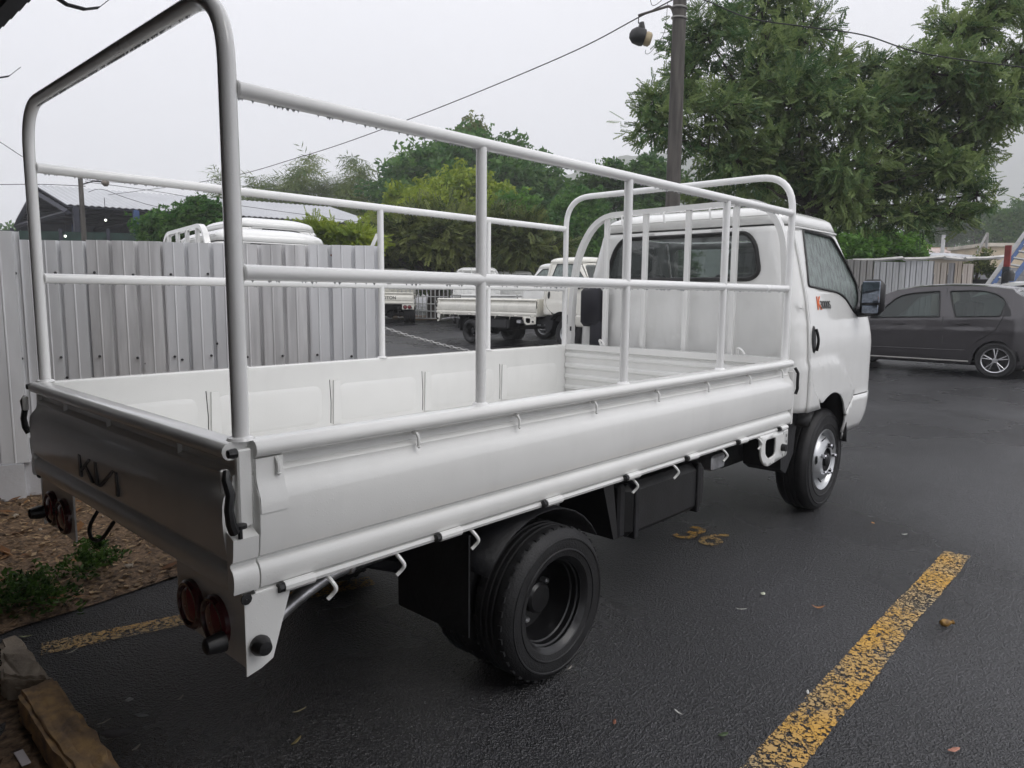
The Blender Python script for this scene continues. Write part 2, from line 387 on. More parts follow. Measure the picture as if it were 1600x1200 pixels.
# ================================================================== yard fence of corrugated sheets
GALV = mat('galvanised_sheet', (.70, .705, .72), .5, .05, var=.07, scale=3, stretch=(3, 3, .5), rvar=.08)
GALV2 = mat('galvanised_sheet_stained', (.68, .675, .68), .6, .25, var=.16, scale=4, stretch=(4, 4, .4))
RUST = mat('rust', (.25, .09, .03), .9, var=.4, scale=30)
WALLW = mat('whitewashed_plinth', (.62, .62, .64), .8, var=.06, scale=3, bump=.2)
fence = thing('corrugated_fence', 'grey corrugated sheet metal fence on a white plinth beside the parked truck', 'fence', (.46, 4.17, 0))
def corr_sheet(A, B, z0, z1, m, parent, org, pitch=.158, nper=None, jog=0, name='sheet'):
    A, B = Vector((*A, 0)), Vector((*B, 0)); L = (B-A).length; d = (B-A)/L; nrm = Vector((d.y, -d.x, 0))
    if nrm.dot(Vector((*CAM[:2], 0))-A) < 0: nrm = -nrm
    prof = []; k = max(1, round(L/pitch)); p = L/k
    for i in range(k):
        s = i*p; prof += [(s, .042), (s+p*.36, .042), (s+p*.38, .047), (s+p*.41, .047), (s+p*.43, .042), (s+p*.80, .042), (s+p*.82, .004), (s+p*.965, .004), (s+p*.985, .042)]
    prof.append((L, .042)); mb = MB()
    zs = [z0, (z0+z1)/2, z1]
    for z in zs: mb.v += [tuple(A+d*s+nrm*(h+jog)+Vector((0, 0, z))) for s, h in prof]
    q = len(prof); mb.f = [(j*q+i, j*q+i+1, (j+1)*q+i+1, (j+1)*q+i) for j in range(2) for i in range(q-1)]
    return mb.obj(name, m, parent, smooth=0, thick=.0015, org=org)
F0, F1 = Vector((.52, 4.10)), Vector((2.43, 2.69))
fo = (.46, 4.17, 0); fd = (F1-F0)/5
for i in range(5):
    a, b = F0+fd*i, F0+fd*(i+1)+fd*.02
    corr_sheet(a, b, .27, 1.752+(-.004, .003, 0, -.003, .004)[i], (GALV, GALV2, GALV, GALV2, GALV)[i], fence, fo, jog=.002*(i % 2))
Lf = Vector((-1.9, 5.05))
for i in range(3):
    a = F0+(Lf-F0)*(i/3)+Vector((.05 if i == 0 else -.02, -.055)); b = F0+(Lf-F0)*((i+1)/3)+Vector((-.02, -.03))
    corr_sheet(b, a, .27, 1.80+.01*i, (GALV, GALV2, GALV)[i], fence, fo, pitch=.2, jog=.004)
ang = math.atan2(fd.y, fd.x)
def boxline(A, B, w, z0, z1, m, name, parent, org, off=0):
    A, B = Vector((*A, 0)), Vector((*B, 0)); d = (B-A).normalized(); nr = Vector((d.y, -d.x, 0))
    v = [A+nr*(off+w/2), B+nr*(off+w/2), B+nr*(off-w/2), A+nr*(off-w/2)]
    mb = MB().add([(p.x, p.y, z0) for p in v]+[(p.x, p.y, z1) for p in v], [(0, 3, 2, 1), (4, 5, 6, 7), (0, 1, 5, 4), (1, 2, 6, 5), (2, 3, 7, 6), (3, 0, 4, 7)])
    return mb.obj(name, m, parent, smooth=0, org=org)
boxline(F0, F1, .15, -.05, .268, WALLW, 'plinth', fence, fo, -.03)
boxline(Lf, F0-Vector((.004, .004)), .16, -.05, .262, WALLW, 'plinth', fence, fo, .0)
boxline(F0, F1, .04, .9, .94, GALV, 'backing_rail', fence, fo, -.04)
boxline(F0, F1, .04, 1.62, 1.66, GALV, 'backing_rail', fence, fo, -.04)
p = at(592, 388, 5.25)
MB().box((p[0]-.02, p[1]-.02, 0), (p[0]+.03, p[1]+.03, 1.70)).obj('post', GALV, fence, org=fo, smooth=0)
p0, p1 = at(577, 395, 5.22), at(590, 366, 5.22)
MB().tube([p0, p1], .017, 4).obj('stay', WHITE, fence, org=fo, smooth=0)
for i, (u, v) in enumerate([(105, 590), (168, 574), (228, 568), (285, 562), (272, 426), (215, 426), (152, 426), (310, 524), (340, 537)]):
    r_ = CAM; d = 4.85+(u/590)*.36; q = at(u, v, d-.06)
    MB().lathe([(.001, -.004), (.008, -.003), (.009, .004)], q, 'y', 8).obj('bolt', BLK, fence, org=fo)
for zz_ in (.97, 1.53):
    for k in range(10):
        q = F0+(F1-F0)*((k+.18)/10); MB().lathe([(.001, -.004), (.008, -.003), (.009, .004)], (q.x-.03, q.y-.045, zz_+.006*(k % 3)), 'y', 8).obj('bolt', BLK, fence, org=fo)
for u, v, s in [(70, 392, .03), (461, 398, .016), (520, 399, .018), (33, 396, .012)]:
    q = at(u, v, 4.8+(u/590)*.38-.05)
    mb = MB(); ring = [(q[0]+fd.normalized().x*s*math.cos(a)*(1+.3*math.sin(3*a)), q[1]+fd.normalized().y*s*math.cos(a), q[2]+s*.5*math.sin(a)) for a in np.linspace(0, 6.2, 12)]
    mb.add(ring, [tuple(range(12))]); mb.obj('rust_patch', RUST, fence, org=fo, thick=.002)

# carport over the camera: the corner of its eave shows at the top left
CARP = mat('carport_sheet', (.028, .030, .036), .7, .1, var=.2, scale=4)
cp = thing('carport', 'dark corrugated carport roof eave with curved gutter brackets overhead', 'carport', (-5, 3, 0))
mb = MB(); ysn = np.arange(-5.2, 9.0, .062); zz = [0, .022]*300  # unseen run of the roof lengthened to shade the tailgate
for x, z in [(.115, 2.51), (-4.3, 3.12)]:
    mb.v += [(x+(.012 if i % 2 else 0), y, z+zz[i]) for i, y in enumerate(ysn)]
q = len(ysn); mb.f = [(i, i+1, q+i+1, q+i) for i in range(q-1)]
mb.obj('roof_sheet', CARP, cp, smooth=0, thick=.004, org=(-5, 3, 0))
for x in (.02, -1.4, -2.8, -4.1):
    z = 2.47+(.115-x)*.138
    MB().box((x-.05, -5.2, z-.09), (x, 9, z)).obj('purlin', CARP, cp, org=(-5, 3, 0), smooth=0)
for y in (-3.4, 3.2, 8.8):
    for x in (-2.5,): MB().box((x-.06, y-.06, 0), (x+.06, y+.06, 2.45+(.115-x)*.138)).obj('post', CARP, cp, org=(-5, 3, 0), smooth=0)
DWALL = mat('added_shade_wall', (.06, .048, .04), .9, var=.2, scale=1.5)
MB().box((-2.75, -5.2, 0), (-2.6, 9, 2.77)).obj('shade_wall', DWALL, cp, org=(-5, 3, 0), smooth=0)  # unseen wall added close behind the camera to darken the tailgate
for y in (.35, 1.56, 2.88, 4.1, 5.3):
    path = [(.10, 0, 2.545), (.14, 0, 2.50), (.19, 0, 2.478), (.25, 0, 2.478), (.30, 0, 2.498), (.335, 0, 2.535), (.35, 0, 2.55)]
    mb = MB()
    for x, _, z in path: mb.v += [(x, y-.016, z), (x, y+.016, z), (x, y+.016, z-.004), (x, y-.016, z-.004)]
    for i in range(len(path)-1):
        for k in range(4): mb.f.append((i*4+k, i*4+(k+1) % 4, i*4+4+(k+1) % 4, i*4+4+k))
    if y != .35: mb.obj('gutter_bracket', CARP, cp, org=(-5, 3, 0), smooth=0)

# kerb stones
KERB = mat('kerb_concrete', (.24, .17, .12), .9, col2=(.56, .36, .17), scale=15, bump=.6, bscale=30, detail=9)
KERB2 = mat('kerb_concrete_grey', (.28, .235, .19), .9, col2=(.44, .37, .29), scale=7, bump=.6, bscale=30, detail=9)
def rough_block(pts, z0, z1, name, m, seed):
    rs = np.random.RandomState(seed); bm = bmesh.new()
    v0 = [bm.verts.new((x, y, z0)) for x, y in pts]; v1 = [bm.verts.new((x, y, z1)) for x, y in pts]
    bm.faces.new(v0[::-1]); bm.faces.new(v1)
    for i in range(4): bm.faces.new((v0[i], v0[(i+1) % 4], v1[(i+1) % 4], v1[i]))
    bmesh.ops.bevel(bm, geom=bm.edges[:], offset=.012, segments=2, affect='EDGES')
    bmesh.ops.subdivide_edges(bm, edges=[e for e in bm.edges if e.calc_length() > .06], cuts=11, use_grid_fill=True)
    for v in bm.verts:
        f1 = math.sin(31*v.co.y+seed)*math.sin(19*v.co.y+2*seed+9*v.co.x); v.co += Vector((rs.rand()-.5, rs.rand()-.5, rs.rand()-.5))*.007+Vector((.006*f1, 0, .004*math.sin(43*v.co.y+30*v.co.x)))
    me = bpy.data.meshes.new(name); bm.to_mesh(me); bm.free(); me.materials.append(m); me.shade_smooth(); me.set_sharp_from_angle(angle=R(50))
    c = (sum(p[0] for p in pts)/4, sum(p[1] for p in pts)/4, 0)
    for v in me.vertices: v.co.x -= c[0]; v.co.y -= c[1]
    o = bpy.data.objects.new(name, me); o.location = c; C.objects.link(o); return o
KG = 'kerb stones along the soil strip'
tag(rough_block([(-.225, 1.30), (-.108, 1.155), (-.106, 1.60), (-.17, 1.60)], -.02, .098, 'kerb_stone', KERB2, 1), 'short grey brown kerb stone ending at the leaf litter', 'kerb stone', KG)
tag(rough_block([(-.222, .40), (-.122, .40), (-.104, 1.14), (-.221, 1.14)], -.02, .104, 'kerb_stone', KERB, 2), 'orange stained kerb stone with yellow paint traces', 'kerb stone', KG)
tag(rough_block([(-.225, -.55), (-.125, -.55), (-.122, .385), (-.224, .385)], -.02, .10, 'kerb_stone', KERB2, 3), 'kerb stone continuing the row past the orange stained one', 'kerb stone', KG)

# painted markings
def yellow():
    m = bpy.data.materials.new('cracked_yellow_paint'); m.use_nodes = True; n = m.node_tree; p = n.nodes['Principled BSDF']
    tc = N(n, 'ShaderNodeTexCoord'); no = N(n, 'ShaderNodeTexNoise'); no.inputs['Scale'].default_value = 55; no.inputs['Detail'].default_value = 6
    n.links.new(tc.outputs['Object'], no.inputs['Vector'])
    nw = N(n, 'ShaderNodeTexNoise'); nw.inputs['Scale'].default_value = 2.3; nw.inputs['Detail'].default_value = 3; n.links.new(tc.outputs['Object'], nw.inputs['Vector'])
    ad = N(n, 'ShaderNodeVectorMath', operation='MULTIPLY_ADD'); ad.inputs[1].default_value = (.07, .07, .07)
    n.links.new(no.outputs['Color'], ad.inputs[0]); n.links.new(tc.outputs['Object'], ad.inputs[2])
    v = N(n, 'ShaderNodeTexVoronoi', feature='DISTANCE_TO_EDGE'); v.inputs['Scale'].default_value = 30; n.links.new(ad.outputs[0], v.inputs['Vector'])
    # crack width and wear follow the large noise
    mr = N(n, 'ShaderNodeMapRange'); mr.inputs[1].default_value = .35; mr.inputs[2].default_value = .68; mr.inputs[3].default_value = .02; mr.inputs[4].default_value = .13
    n.links.new(nw.outputs[0], mr.inputs[0])
    gt = N(n, 'ShaderNodeMath', operation='GREATER_THAN'); n.links.new(v.outputs['Distance'], gt.inputs[0]); n.links.new(mr.outputs[0], gt.inputs[1])
    g2 = N(n, 'ShaderNodeMath', operation='LESS_THAN'); n.links.new(no.outputs[0], g2.inputs[0]); g2.inputs[1].default_value = .565
    mu = N(n, 'ShaderNodeMath', operation='MULTIPLY'); n.links.new(gt.outputs[0], mu.inputs[0]); n.links.new(g2.outputs[0], mu.inputs[1])
    cr = N(n, 'ShaderNodeValToRGB'); n.links.new(nw.outputs[0], cr.inputs[0])
    cr.color_ramp.elements[0].position = .35; cr.color_ramp.elements[0].color = (.62, .33, .035, 1)
    cr.color_ramp.elements[1].position = .65; cr.color_ramp.elements[1].color = (.42, .31, .16, 1)
    n.links.new(cr.outputs[0], p.inputs['Base Color']); p.inputs['Roughness'].default_value = .5
    n.links.new(mu.outputs[0], p.inputs['Alpha']); return m
YEL = yellow()
def strip(p, q, w, name, m=YEL, z=.004):
    p, q = Vector((*p, 0)), Vector((*q, 0)); d = (q-p).normalized(); nr = Vector((d.y, -d.x, 0))*w/2
    c = (p+q)/2; mb = MB(); k = int((q-p).length/.012); rj = np.random.RandomState(len(name)+int(p.x*10)); wander = np.cumsum(rj.randn(k+1, 2)*.0009, axis=0); wander -= np.linspace(0, 1, k+1)[:, None]*wander[-1]
    for i in range(k+1):
        s = p.lerp(q, i/k)
        for sg in (-1, 1):
            t = s+nr*sg+nr.normalized()*sg*float(np.clip(wander[i, (sg+1)//2], -.012, .006)+rj.randn()*.0012); mb.v.append((t.x, t.y, z+hgt(t.x, t.y)))
    mb.f = [(2*i, 2*i+1, 2*i+3, 2*i+2) for i in range(k)]
    return struct(mb.obj(name, m, smooth=0, org=(c.x, c.y, 0)))
strip((.7, -.80), (3.80, -.785), .128, 'parking_line')
strip((-.03, 1.62), (.50, 1.475), .115, 'parking_line')
strip((.50, 1.475), (1.3, 1.25), .115, 'parking_line')
strip((15.6, 3.6), (14.0, -.4), .10, 'parking_line')
tv, tf = textmesh('36', .38, .0004)
mb = MB().add([(2.94+y*.95, .54-x*.80, .006+z) for x, y, z in tv], tf); struct(mb.obj('bay_number', YEL, smooth=0))

# ================================================================== the cab surface
def itab(tab, x):
    if x <= tab[0][0]: return tab[0][1]
    for (a, p), (b, q) in zip(tab, tab[1:]):
        if x <= b: return p+(q-p)*(x-a)/(b-a)
    return tab[-1][1]
def _plan():
    pts = [(3.44, .85-.69*i/12) for i in range(13)]
    pts += [(3.58-.14*math.cos(a), .16-.14*math.sin(a)) for a in [math.pi/2*i/8 for i in range(1, 9)]]
    pts += [(3.58+1.12*i/16, .02) for i in range(1, 17)]
    pts += [(4.70+.38*math.sin(a), .46-.44*math.cos(a)) for a in [math.pi/2*i/14 for i in range(1, 15)]]
    pts += [(5.08+.04*math.sin(i/6*math.pi/2), .46+.39*i/6) for i in range(1, 7)]
    s = 0; out = [(0, pts[0])]
    for a, b in zip(pts, pts[1:]):
        s += math.hypot(b[0]-a[0], b[1]-a[1]); out.append((s, b))
    return out
PLAN = _plan(); UMAX = PLAN[-1][0]
def plan(u):
    a = abs(u)
    for (s0, p), (s1, q) in zip(PLAN, PLAN[1:]):
        if a <= s1+1e-9:
            t = (a-s0)/(s1-s0); return (p[0]+(q[0]-p[0])*t, p[1]+(q[1]-p[1])*t)
    return PLAN[-1][1]
INS = [(.4, .05), (.6, .02), (.8, 0), (1.1, .0), (1.25, .012), (1.4, .038), (1.6, .088), (1.84, .155)]
def ux(x): return .9097+(x-3.58)
def cabmap(u, v, off=0):
    z = min(v, 1.84); k = max(0, v-1.84)
    x, y = plan(u)
    y = .85-(.85-y)*(1-itab(INS, z)/.83)
    w_ = max(0, min(1, (x-3.75)/1.15))
    x -= w_*itab([(1.15, 0), (1.3, .07), (1.84, .48)], z)
    x += (1-min(1, max(0, (x-3.44)/.3)))*itab([(1.2, 0), (1.84, .05)], z)
    x += itab([(.4, -.05), (.62, 0)], z)*w_
    if k > 0:
        t = k*k*.5+k*.5
        x = x+(3.95-x)*t; y = y+(.85-y)*t; z = 1.84+.155*(1-(1-t)**3)**(1/3)
    if off:                              # stand proud of the skin
        dx, dy = x-4.1, y-.85; n_ = math.hypot(dx/.75, dy/.83)
        au = abs(u)
        if au < .69: x -= off
        elif au < .91: a = (au-.69)/.22; x -= off*(1-a); y -= off*a
        elif au < 2.05: y -= off
        elif au < 2.72: a = (au-2.05)/.67; y -= off*(1-a); x += off*a
        else: x += off
        if z > 1.4: z += off*.25
    if u < 0: y = 1.7-y
    return (x, y, z)
def sbox(x, a, b, s): 
    f = lambda t: max(0, min(1, t))
    return f((x-a)/s+.5)*f((b-x)/s+.5)
def rearmap(u, v):
    x, y, z = cabmap(u, v)
    d = 0
    for c in (-.58, -.36, -.13, .10, .33, .56): d += sbox(u, c-.055, c+.055, .03)*sbox(v, 1.10, 1.40, .05)
    x += .014*d
    x -= .012*sbox(abs(u), -1, .70, .04)*sbox(v, 1.845, 1.9, .012)
    return (x, y, z)
def sidemap(u, v):
    x, y, z = cabmap(u, v)
    # crease that sweeps over the wheel arch
    X = abs(u)-.9097+3.58
    cz = 1.03 if X < 3.95 else 1.03-.27*((X-3.95)/.47)**2 if X < 4.42 else .76
    s = max(0, min(1, (cz-v)/.035+.5)); 
    sgn = -1 if u > 0 else 1
    y += sgn*.012*s*max(0, min(1, (v-.5)/.1))
    if X < 3.55:                         # pressed louvres behind the door
        for c in (1.335, 1.275, 1.215):
            y -= sgn*.009*sbox(X, 3.475, 3.555, .02)*sbox(v, c-.016, c+.016, .01)
    return (x, y, z)

def build_truck():
    T = thing('flatbed_truck', 'white flatbed truck with a tall tubular cargo cage, nearest vehicle', 'truck')
    def part(mb, name, m, parent=T, smooth=35, thick=0, label=None):
        o = mb.obj(name, m, parent, smooth, thick)
        if label: o['label'] = label
        return o
    # ---- cab
    cab = None
    # rear wall with window hole
    RW = rpoly([(-.585, 1.525), (.545, 1.525), (.605, 1.565), (.60, 1.74), (.545, 1.805), (-.545, 1.805), (-.60, 1.74), (-.625, 1.565)], .05, 3)
    wall = MB().sheet([(-.93, .735), (.93, .735), (.93, 1.84), (-.93, 1.84)], [RW], .035, lambda u, v: rearmap(u, v) if abs(u) < .8 else sidemap(u, v))
    cab = part(wall, 'cab', WHITE, thick=.012)
    # roof
    roof = MB(); nu, nv = 120, 14
    for i in range(nu):
        u = -UMAX+2*UMAX*i/nu
        for j in range(nv+1): roof.v.append(cabmap(u, 1.8405+j/nv*.98))
    roof.f = [(i*(nv+1)+j, ((i+1) % nu)*(nv+1)+j, ((i+1) % nu)*(nv+1)+j+1, i*(nv+1)+j+1) for i in range(nu) for j in range(nv)]
    part(roof, 'roof', WHITE, cab, 60, .01)
    dr = MB()
    dr.tube([cabmap(ux(3.6)+(UMAX-ux(3.6)-.75)*t/20, 1.838, .008) for t in range(21)], .007, 6)
    dr.tube([cabmap(-ux(3.6)-(UMAX-ux(3.6)-.75)*t/20, 1.838, .008) for t in range(21)], .007, 6)
    dr.tube([cabmap(-.72+1.44*t/20, 1.885, .01) for t in range(21)], .005, 6)
    part(dr, 'drip_rail', WHITE, cab)
    # door and window outlines in (x along side, z)
    arch = [(4.01+.365*math.cos(a), .40+.415*math.sin(a)) for a in np.linspace(R(118), R(-2), 13)]
    archR = [(4.01+.365*math.cos(a), .40+.415*math.sin(a)) for a in np.linspace(R(126), R(118), 2)]
    WIN = rpoly([(3.655, 1.487), (4.20, 1.455), (4.34, 1.425), (4.47, 1.315), (4.79, 1.315), (4.77, 1.50), (4.70, 1.66), (4.60, 1.80), (4.55, 1.815), (3.765, 1.83)], [.02, .06, .06, .03, .01, .05, .05, .05, .05, .03], 3)
    DOOR = [(3.588, 1.84), (3.588, 1.10), (3.578, 1.02), (3.60, .95), (3.64, .88), (3.735, .80)+()] + [(3.80, .768)] + \
           [p for p in arch if p[0] > 3.82 and p[0] < 4.28] + [(4.30, .64), (4.42, .76), (4.80, .755), (4.85, 1.0), (4.86, 1.3), (4.83, 1.84)]
    QUART = [(3.56, .735), (3.775, .737), (3.727, .795), (3.632, .876), (3.592, .948), (3.570, 1.02), (3.580, 1.10), (3.580, 1.84), (3.56, 1.84)]
    FEND = [(4.305, .63)]+[p for p in arch if p[0] >= 4.28 and p[1] > .44]+[(4.36, .50), (4.70, .50), (5.5, .52), (5.5, .748), (4.80, .748), (4.425, .752)]
    for sg in (1, -1):
        mp = lambda x, z, sg=sg: sidemap(sg*ux(x), z)
        part(MB().sheet(QUART, [], .04, mp), 'quarter_panel', WHITE, cab, 35, .012)
        d = part(MB().sheet(DOOR, [WIN], .04, mp), 'door', WHITE, T, 35, .012)
        part(MB().sheet(FEND, [], .04, mp), 'fender', WHITE, cab, 35, .012)
        part(MB().sheet(densify(WIN, .2), [], .05, lambda x, z, sg=sg: cabmap(sg*ux(x), z, -.008)), 'window', GL_S, d, 60)
        part(MB().tube([cabmap(sg*ux(x), z, .002) for x, z in densify(WIN, .05)], .008, 6, closed=True), 'window_seal', RUBG, d)
        # corner patch and mirror
        tri = [(4.46, 1.315), (4.79, 1.315), (4.765, 1.52), (4.62, 1.40)]
        part(MB().sheet(tri, [], .05, lambda x, z, sg=sg: cabmap(sg*ux(x), z, .006)), 'mirror_patch', BLK, d, 35, .004)
        # handle: dark oval dish with a grip
        HD = [(3.655+.034*math.cos(a), 1.168+.083*math.sin(a)*(1 if abs(math.sin(a)) < .8 else .98)) for a in np.linspace(0, 2*math.pi, 21)[:-1]]
        h = part(MB().sheet(HD, [], .03, lambda x, z, sg=sg: cabmap(sg*ux(x), z, .003)), 'door_handle', BLK, d, 35, .004)
        mb = MB().tube([cabmap(sg*ux(3.672), 1.10+.13*t/6, .010+.012*math.sin(math.pi*t/6)) for t in range(7)], .009, 8)
        part(mb, 'handle_grip', BRIM, d)
        # mirror: on an arm off the corner
        y0 = -.055 if sg == 1 else 1.755; s_ = sg; cxm = 4.45
        mr_ = part(MB().bbox((cxm-.055, y0-.078, 1.302), (cxm+.04, y0+.072, 1.542), .036), 'mirror', BLK, T, 60)
        part(MB().bbox((cxm-.060, y0-.060, 1.385), (cxm-.051, y0+.052, 1.528), .0042), 'mirror_glass', MIRR, mr_)
        part(MB().bbox((cxm-.060, y0-.055, 1.318), (cxm-.051, y0+.048, 1.370), .0042), 'spot_mirror', MIRR, mr_)
        mb = MB().tube([(cxm+.0, y0+.03*s_, 1.325), (cxm+.02, y0+.08*s_, 1.32), (cxm+.05, y0+.15*s_, 1.345)], [.032, .034, .036], 8)
        part(mb, 'mirror_arm', BLK, mr_)
        # wheel well
        mb = MB(); yi = .035 if sg == 1 else 1.665; yo = .32 if sg == 1 else 1.38
        aa = np.linspace(R(150), R(2), 16)
        for a in aa:
            for y in (yi, yo): mb.v.append((4.02+.385*math.cos(a), y, .42+.42*math.sin(a)))
        mb.f = [(2*i, 2*i+1, 2*i+3, 2*i+2) for i in range(15)]
        part(mb, 'wheel_well', BLK, cab, 60, .01)
    # front
    front = [(u, v) for u, v in ((1.96+.32, .52), (UMAX, .52))]
    WS = rpoly([(2.18, 1.30), (UMAX*2-2.18, 1.30), (UMAX*2-2.26, 1.80), (2.26, 1.80)], .06, 3)
    def fm(u, v, off=0):
        return cabmap(u if u <= UMAX else u-2*UMAX, v, off)
    uf = ux(4.865)
    part(MB().sheet([(uf, .758), (UMAX*2-uf, .758), (UMAX*2-uf, 1.84), (uf, 1.84)], [WS], .06, fm), 'nose_panel', WHITE, cab, 35, .012)
    part(MB().sheet(WS, [], .08, lambda u, v: fm(u, v, -.006)), 'windscreen', GL_R, cab, 60)
    part(MB().sheet([(ux(5.505), .50), (UMAX*2-ux(5.505), .50), (UMAX*2-ux(5.505), .752), (ux(5.505), .752)], [], .06, lambda u, v: fm(u, v, .012)), 'bumper', WHITE, T, 35, .02)
    part(MB().sheet([(UMAX-.42, .86), (UMAX+.42, .86), (UMAX+.40, .98), (UMAX-.40, .98)], [], .06, lambda u, v: fm(u, v, .006)), 'grille', BLK, cab, 35, .004)
    for a in (2.32, UMAX*2-2.62):
        part(MB().sheet(rpoly([(a, .84), (a+.30, .86), (a+.30, 1.0), (a, 1.03)], .04, 2), [], .05, lambda u, v: fm(u, v, .008)), 'headlamp', CHROME, cab, 35, .004)
    # rear window
    part(MB().sheet(RW, [], .08, lambda u, v: (cabmap(u, v)[0]+.004, *cabmap(u, v)[1:])), 'window', GL_R, cab, 60)
    part(MB().tube([cabmap(u, v, .003) for u, v in densify(RW, .06)], .014, 8, closed=True), 'window_seal', RUBG, cab)
    # inside
    it = MB()
    it.box((3.50, .16, .80), (4.75, 1.54, .83)); it.bbox((3.62, .20, .84), (4.15, .72, 1.15), .04); it.bbox((3.62, .98, .84), (4.15, 1.50, 1.15), .04)
    it.bbox((3.55, .24, 1.1), (3.68, .68, 1.56), .04); it.bbox((3.55, 1.02, 1.1), (3.68, 1.46, 1.56), .04)
    it.bbox((3.55, .36, 1.57), (3.64, .56, 1.72), .03); it.bbox((3.55, 1.14, 1.57), (3.64, 1.34, 1.72), .03)
    it.bbox((4.55, .12, .84), (4.85, 1.58, 1.30), .05)
    it.tube([(4.38+.06*math.cos(a), .42+.17*math.sin(a), 1.28+.17*math.cos(a)) for a in np.linspace(0, 6.28, 20)[:-1]], .014, 6, closed=True)
    part(it, 'seats', DINT, cab)
    # ---- chassis
    ch = MB()
    for y in (.42, 1.20): ch.box((.42, y, .50), (4.7, y+.08, .64))
    for x in (.5, .8, 1.5, 2.2, 2.9, 3.3): ch.box((x, .30, .56), (x+.07, 1.40, .635))
    ch.box((.10, .13, .650), (3.30, 1.57, .675)); ch.box((3.45, .2, .60), (4.6, 1.5, .72))
    ch.tube([(1.225, .12, .30), (1.225, 1.58, .30)], .05, 10); ch.lathe([(.02, -.12), (.12, -.08), (.14, 0), (.12, .08), (.02, .12)], (1.225, .86, .32), 'x', 16)
    ch.tube([(1.25, .86, .34), (3.5, .86, .45)], .04, 8); ch.tube([(4.105, .2, .30), (4.105, 1.5, .30)], .04, 8)
    ch.box((3.5, .5, .32), (4.5, 1.2, .60))
    for y in (.44, 1.26):
        ch.tube([(.62, y, .52), (.9, y, .40), (1.18, y, .37), (1.46, y, .40), (1.75, y, .52)], .028, 6)
    chas = part(ch, 'chassis', CHAS)
    ft = part(MB().bbox((1.76, .06, .385), (2.44, .42, .62), .03), 'fuel_tank', BLK, T, 35)
    for x in (1.80, 2.34): part(MB().bbox((x, .05, .38), (x+.03, .43, .625), .004), 'tank_strap', CHAS, ft)
    part(MB().bbox((1.705, .07, .40), (1.755, .40, .63), .01), 'tank_shield', CHAS, ft)
    part(MB().prism([(1.56, .66), (1.63, .66), (1.67, .42), (1.64, .42)], 'y', .05, .30), 'splash_guard', BLK, T, 0)
    part(MB().bbox((2.62, .12, .52), (2.76, .30, .60), .01), 'air_tank', EXH, T)
    part(MB().prism([(.815, .64), (.823, .64), (.821, .29), (.815, .29)], 'y', .05, .42), 'mud_flap', CHAS, T, 0)
    part(MB().prism([(.815, .64), (.823, .64), (.821, .29), (.815, .29)], 'y', 1.26, 1.68), 'mud_flap', CHAS, T, 0)
    mb = MB()
    for a in np.linspace(R(150), R(30), 12):
        for y in (.06, .42): mb.v.append((1.225+.36*math.cos(a), y, .30+.335*math.sin(a)))
    mb.f = [(2*i, 2*i+1, 2*i+3, 2*i+2) for i in range(11)]
    part(mb, 'mudguard', CHAS, T, 60, .006)
    part(MB().prism([(3.46, .70), (3.72, .70), (3.68, .45), (3.58, .34), (3.50, .38)], 'y', .12, .36), 'splash_guard', CHAS, T, 0)
    # exhaust
    part(MB().tube(bend([(.10, .085, .545), (.26, .16, .575), (.42, .20, .60), (.62, .24, .585), (.95, .36, .56), (1.6, .40, .5)], .08, 5), .021, 12), 'exhaust_pipe', EXH)
    part(MB().lathe([(.021, -.008), (.028, -.006), (.028, .006), (.021, .008)], (.46, .205, .598), 'x', 14), 'exhaust_clamp', EXH)
    # ---- bed
    bed = part(MB().box((.05, .05, .68), (3.30, 1.65, .712)), 'cargo_bed', WHITE, T, 0)
    part(MB().tube([(.06, .022, .684), (3.30, .022, .684)], .013, 8), 'sill_tube', WHITE, bed)
    part(MB().tube([(.06, 1.678, .684), (3.30, 1.678, .684)], .013, 8), 'sill_tube', WHITE, bed)
    # gate section: o outward, z
    O = [(-.046, 1.060), (-.040, 1.067), (-.004, 1.067), (.008, 1.063), (.015, 1.054), (.017, 1.044), (.013, 1.032), (.004, 1.025), (-.024, 1.022),
         (-.028, 1.016), (-.028, .994), (-.010, .987), (-.007, .983), (-.008, .978), (-.004, .962), (.008, .948), (.017, .935), (.021, .915), (.022, .88), (.020, .84), (.016, .80), (.012, .784),
         (.002, .778), (-.002, .774), (-.001, .767), (.009, .760), (.014, .750), (.016, .735), (.014, .715), (.010, .703), (.001, .698), (-.034, .698), (-.034, .71), (-.034, 1.02), (-.046, 1.045)]
    def gate(mapp, a, b, name, label=None):
        k = 2; mb = MB(); n_ = len(O)
        for s in (a, b): mb.v += [mapp(s, o, z) for o, z in O]
        mb.f = [(i, (i+1) % n_, n_+(i+1) % n_, n_+i) for i in range(n_)]+[tuple(range(n_)), tuple(range(2*n_-1, n_-1, -1))]
        return part(mb, name, WHITE, T, 38, label=label)
    mR = lambda s, o, z: (s, .018-o, z); mL = lambda s, o, z: (s, 1.682+o, z); mT = lambda s, o, z: (.018-o, s, z)
    gr = gate(mR, .072, 3.315, 'side_gate'); gl = gate(mL, .072, 3.315, 'side_gate'); gt = gate(mT, .035, 1.665, 'tailgate')
    # front board with ribs
    fb = MB(); pr_ = []
    z = .712
    while z < 1.02: pr_ += [(3.305, z), (3.305, z+.03), (3.292, z+.042), (3.292, z+.06), (3.305, z+.072)]; z += .078
    pr_ += [(3.305, 1.03), (3.288, 1.035), (3.288, 1.075), (3.345, 1.075), (3.345, .70)]
    fb.prism(pr_, 'y', .055, 1.645); part(fb, 'headboard', WHITE, bed, 30)
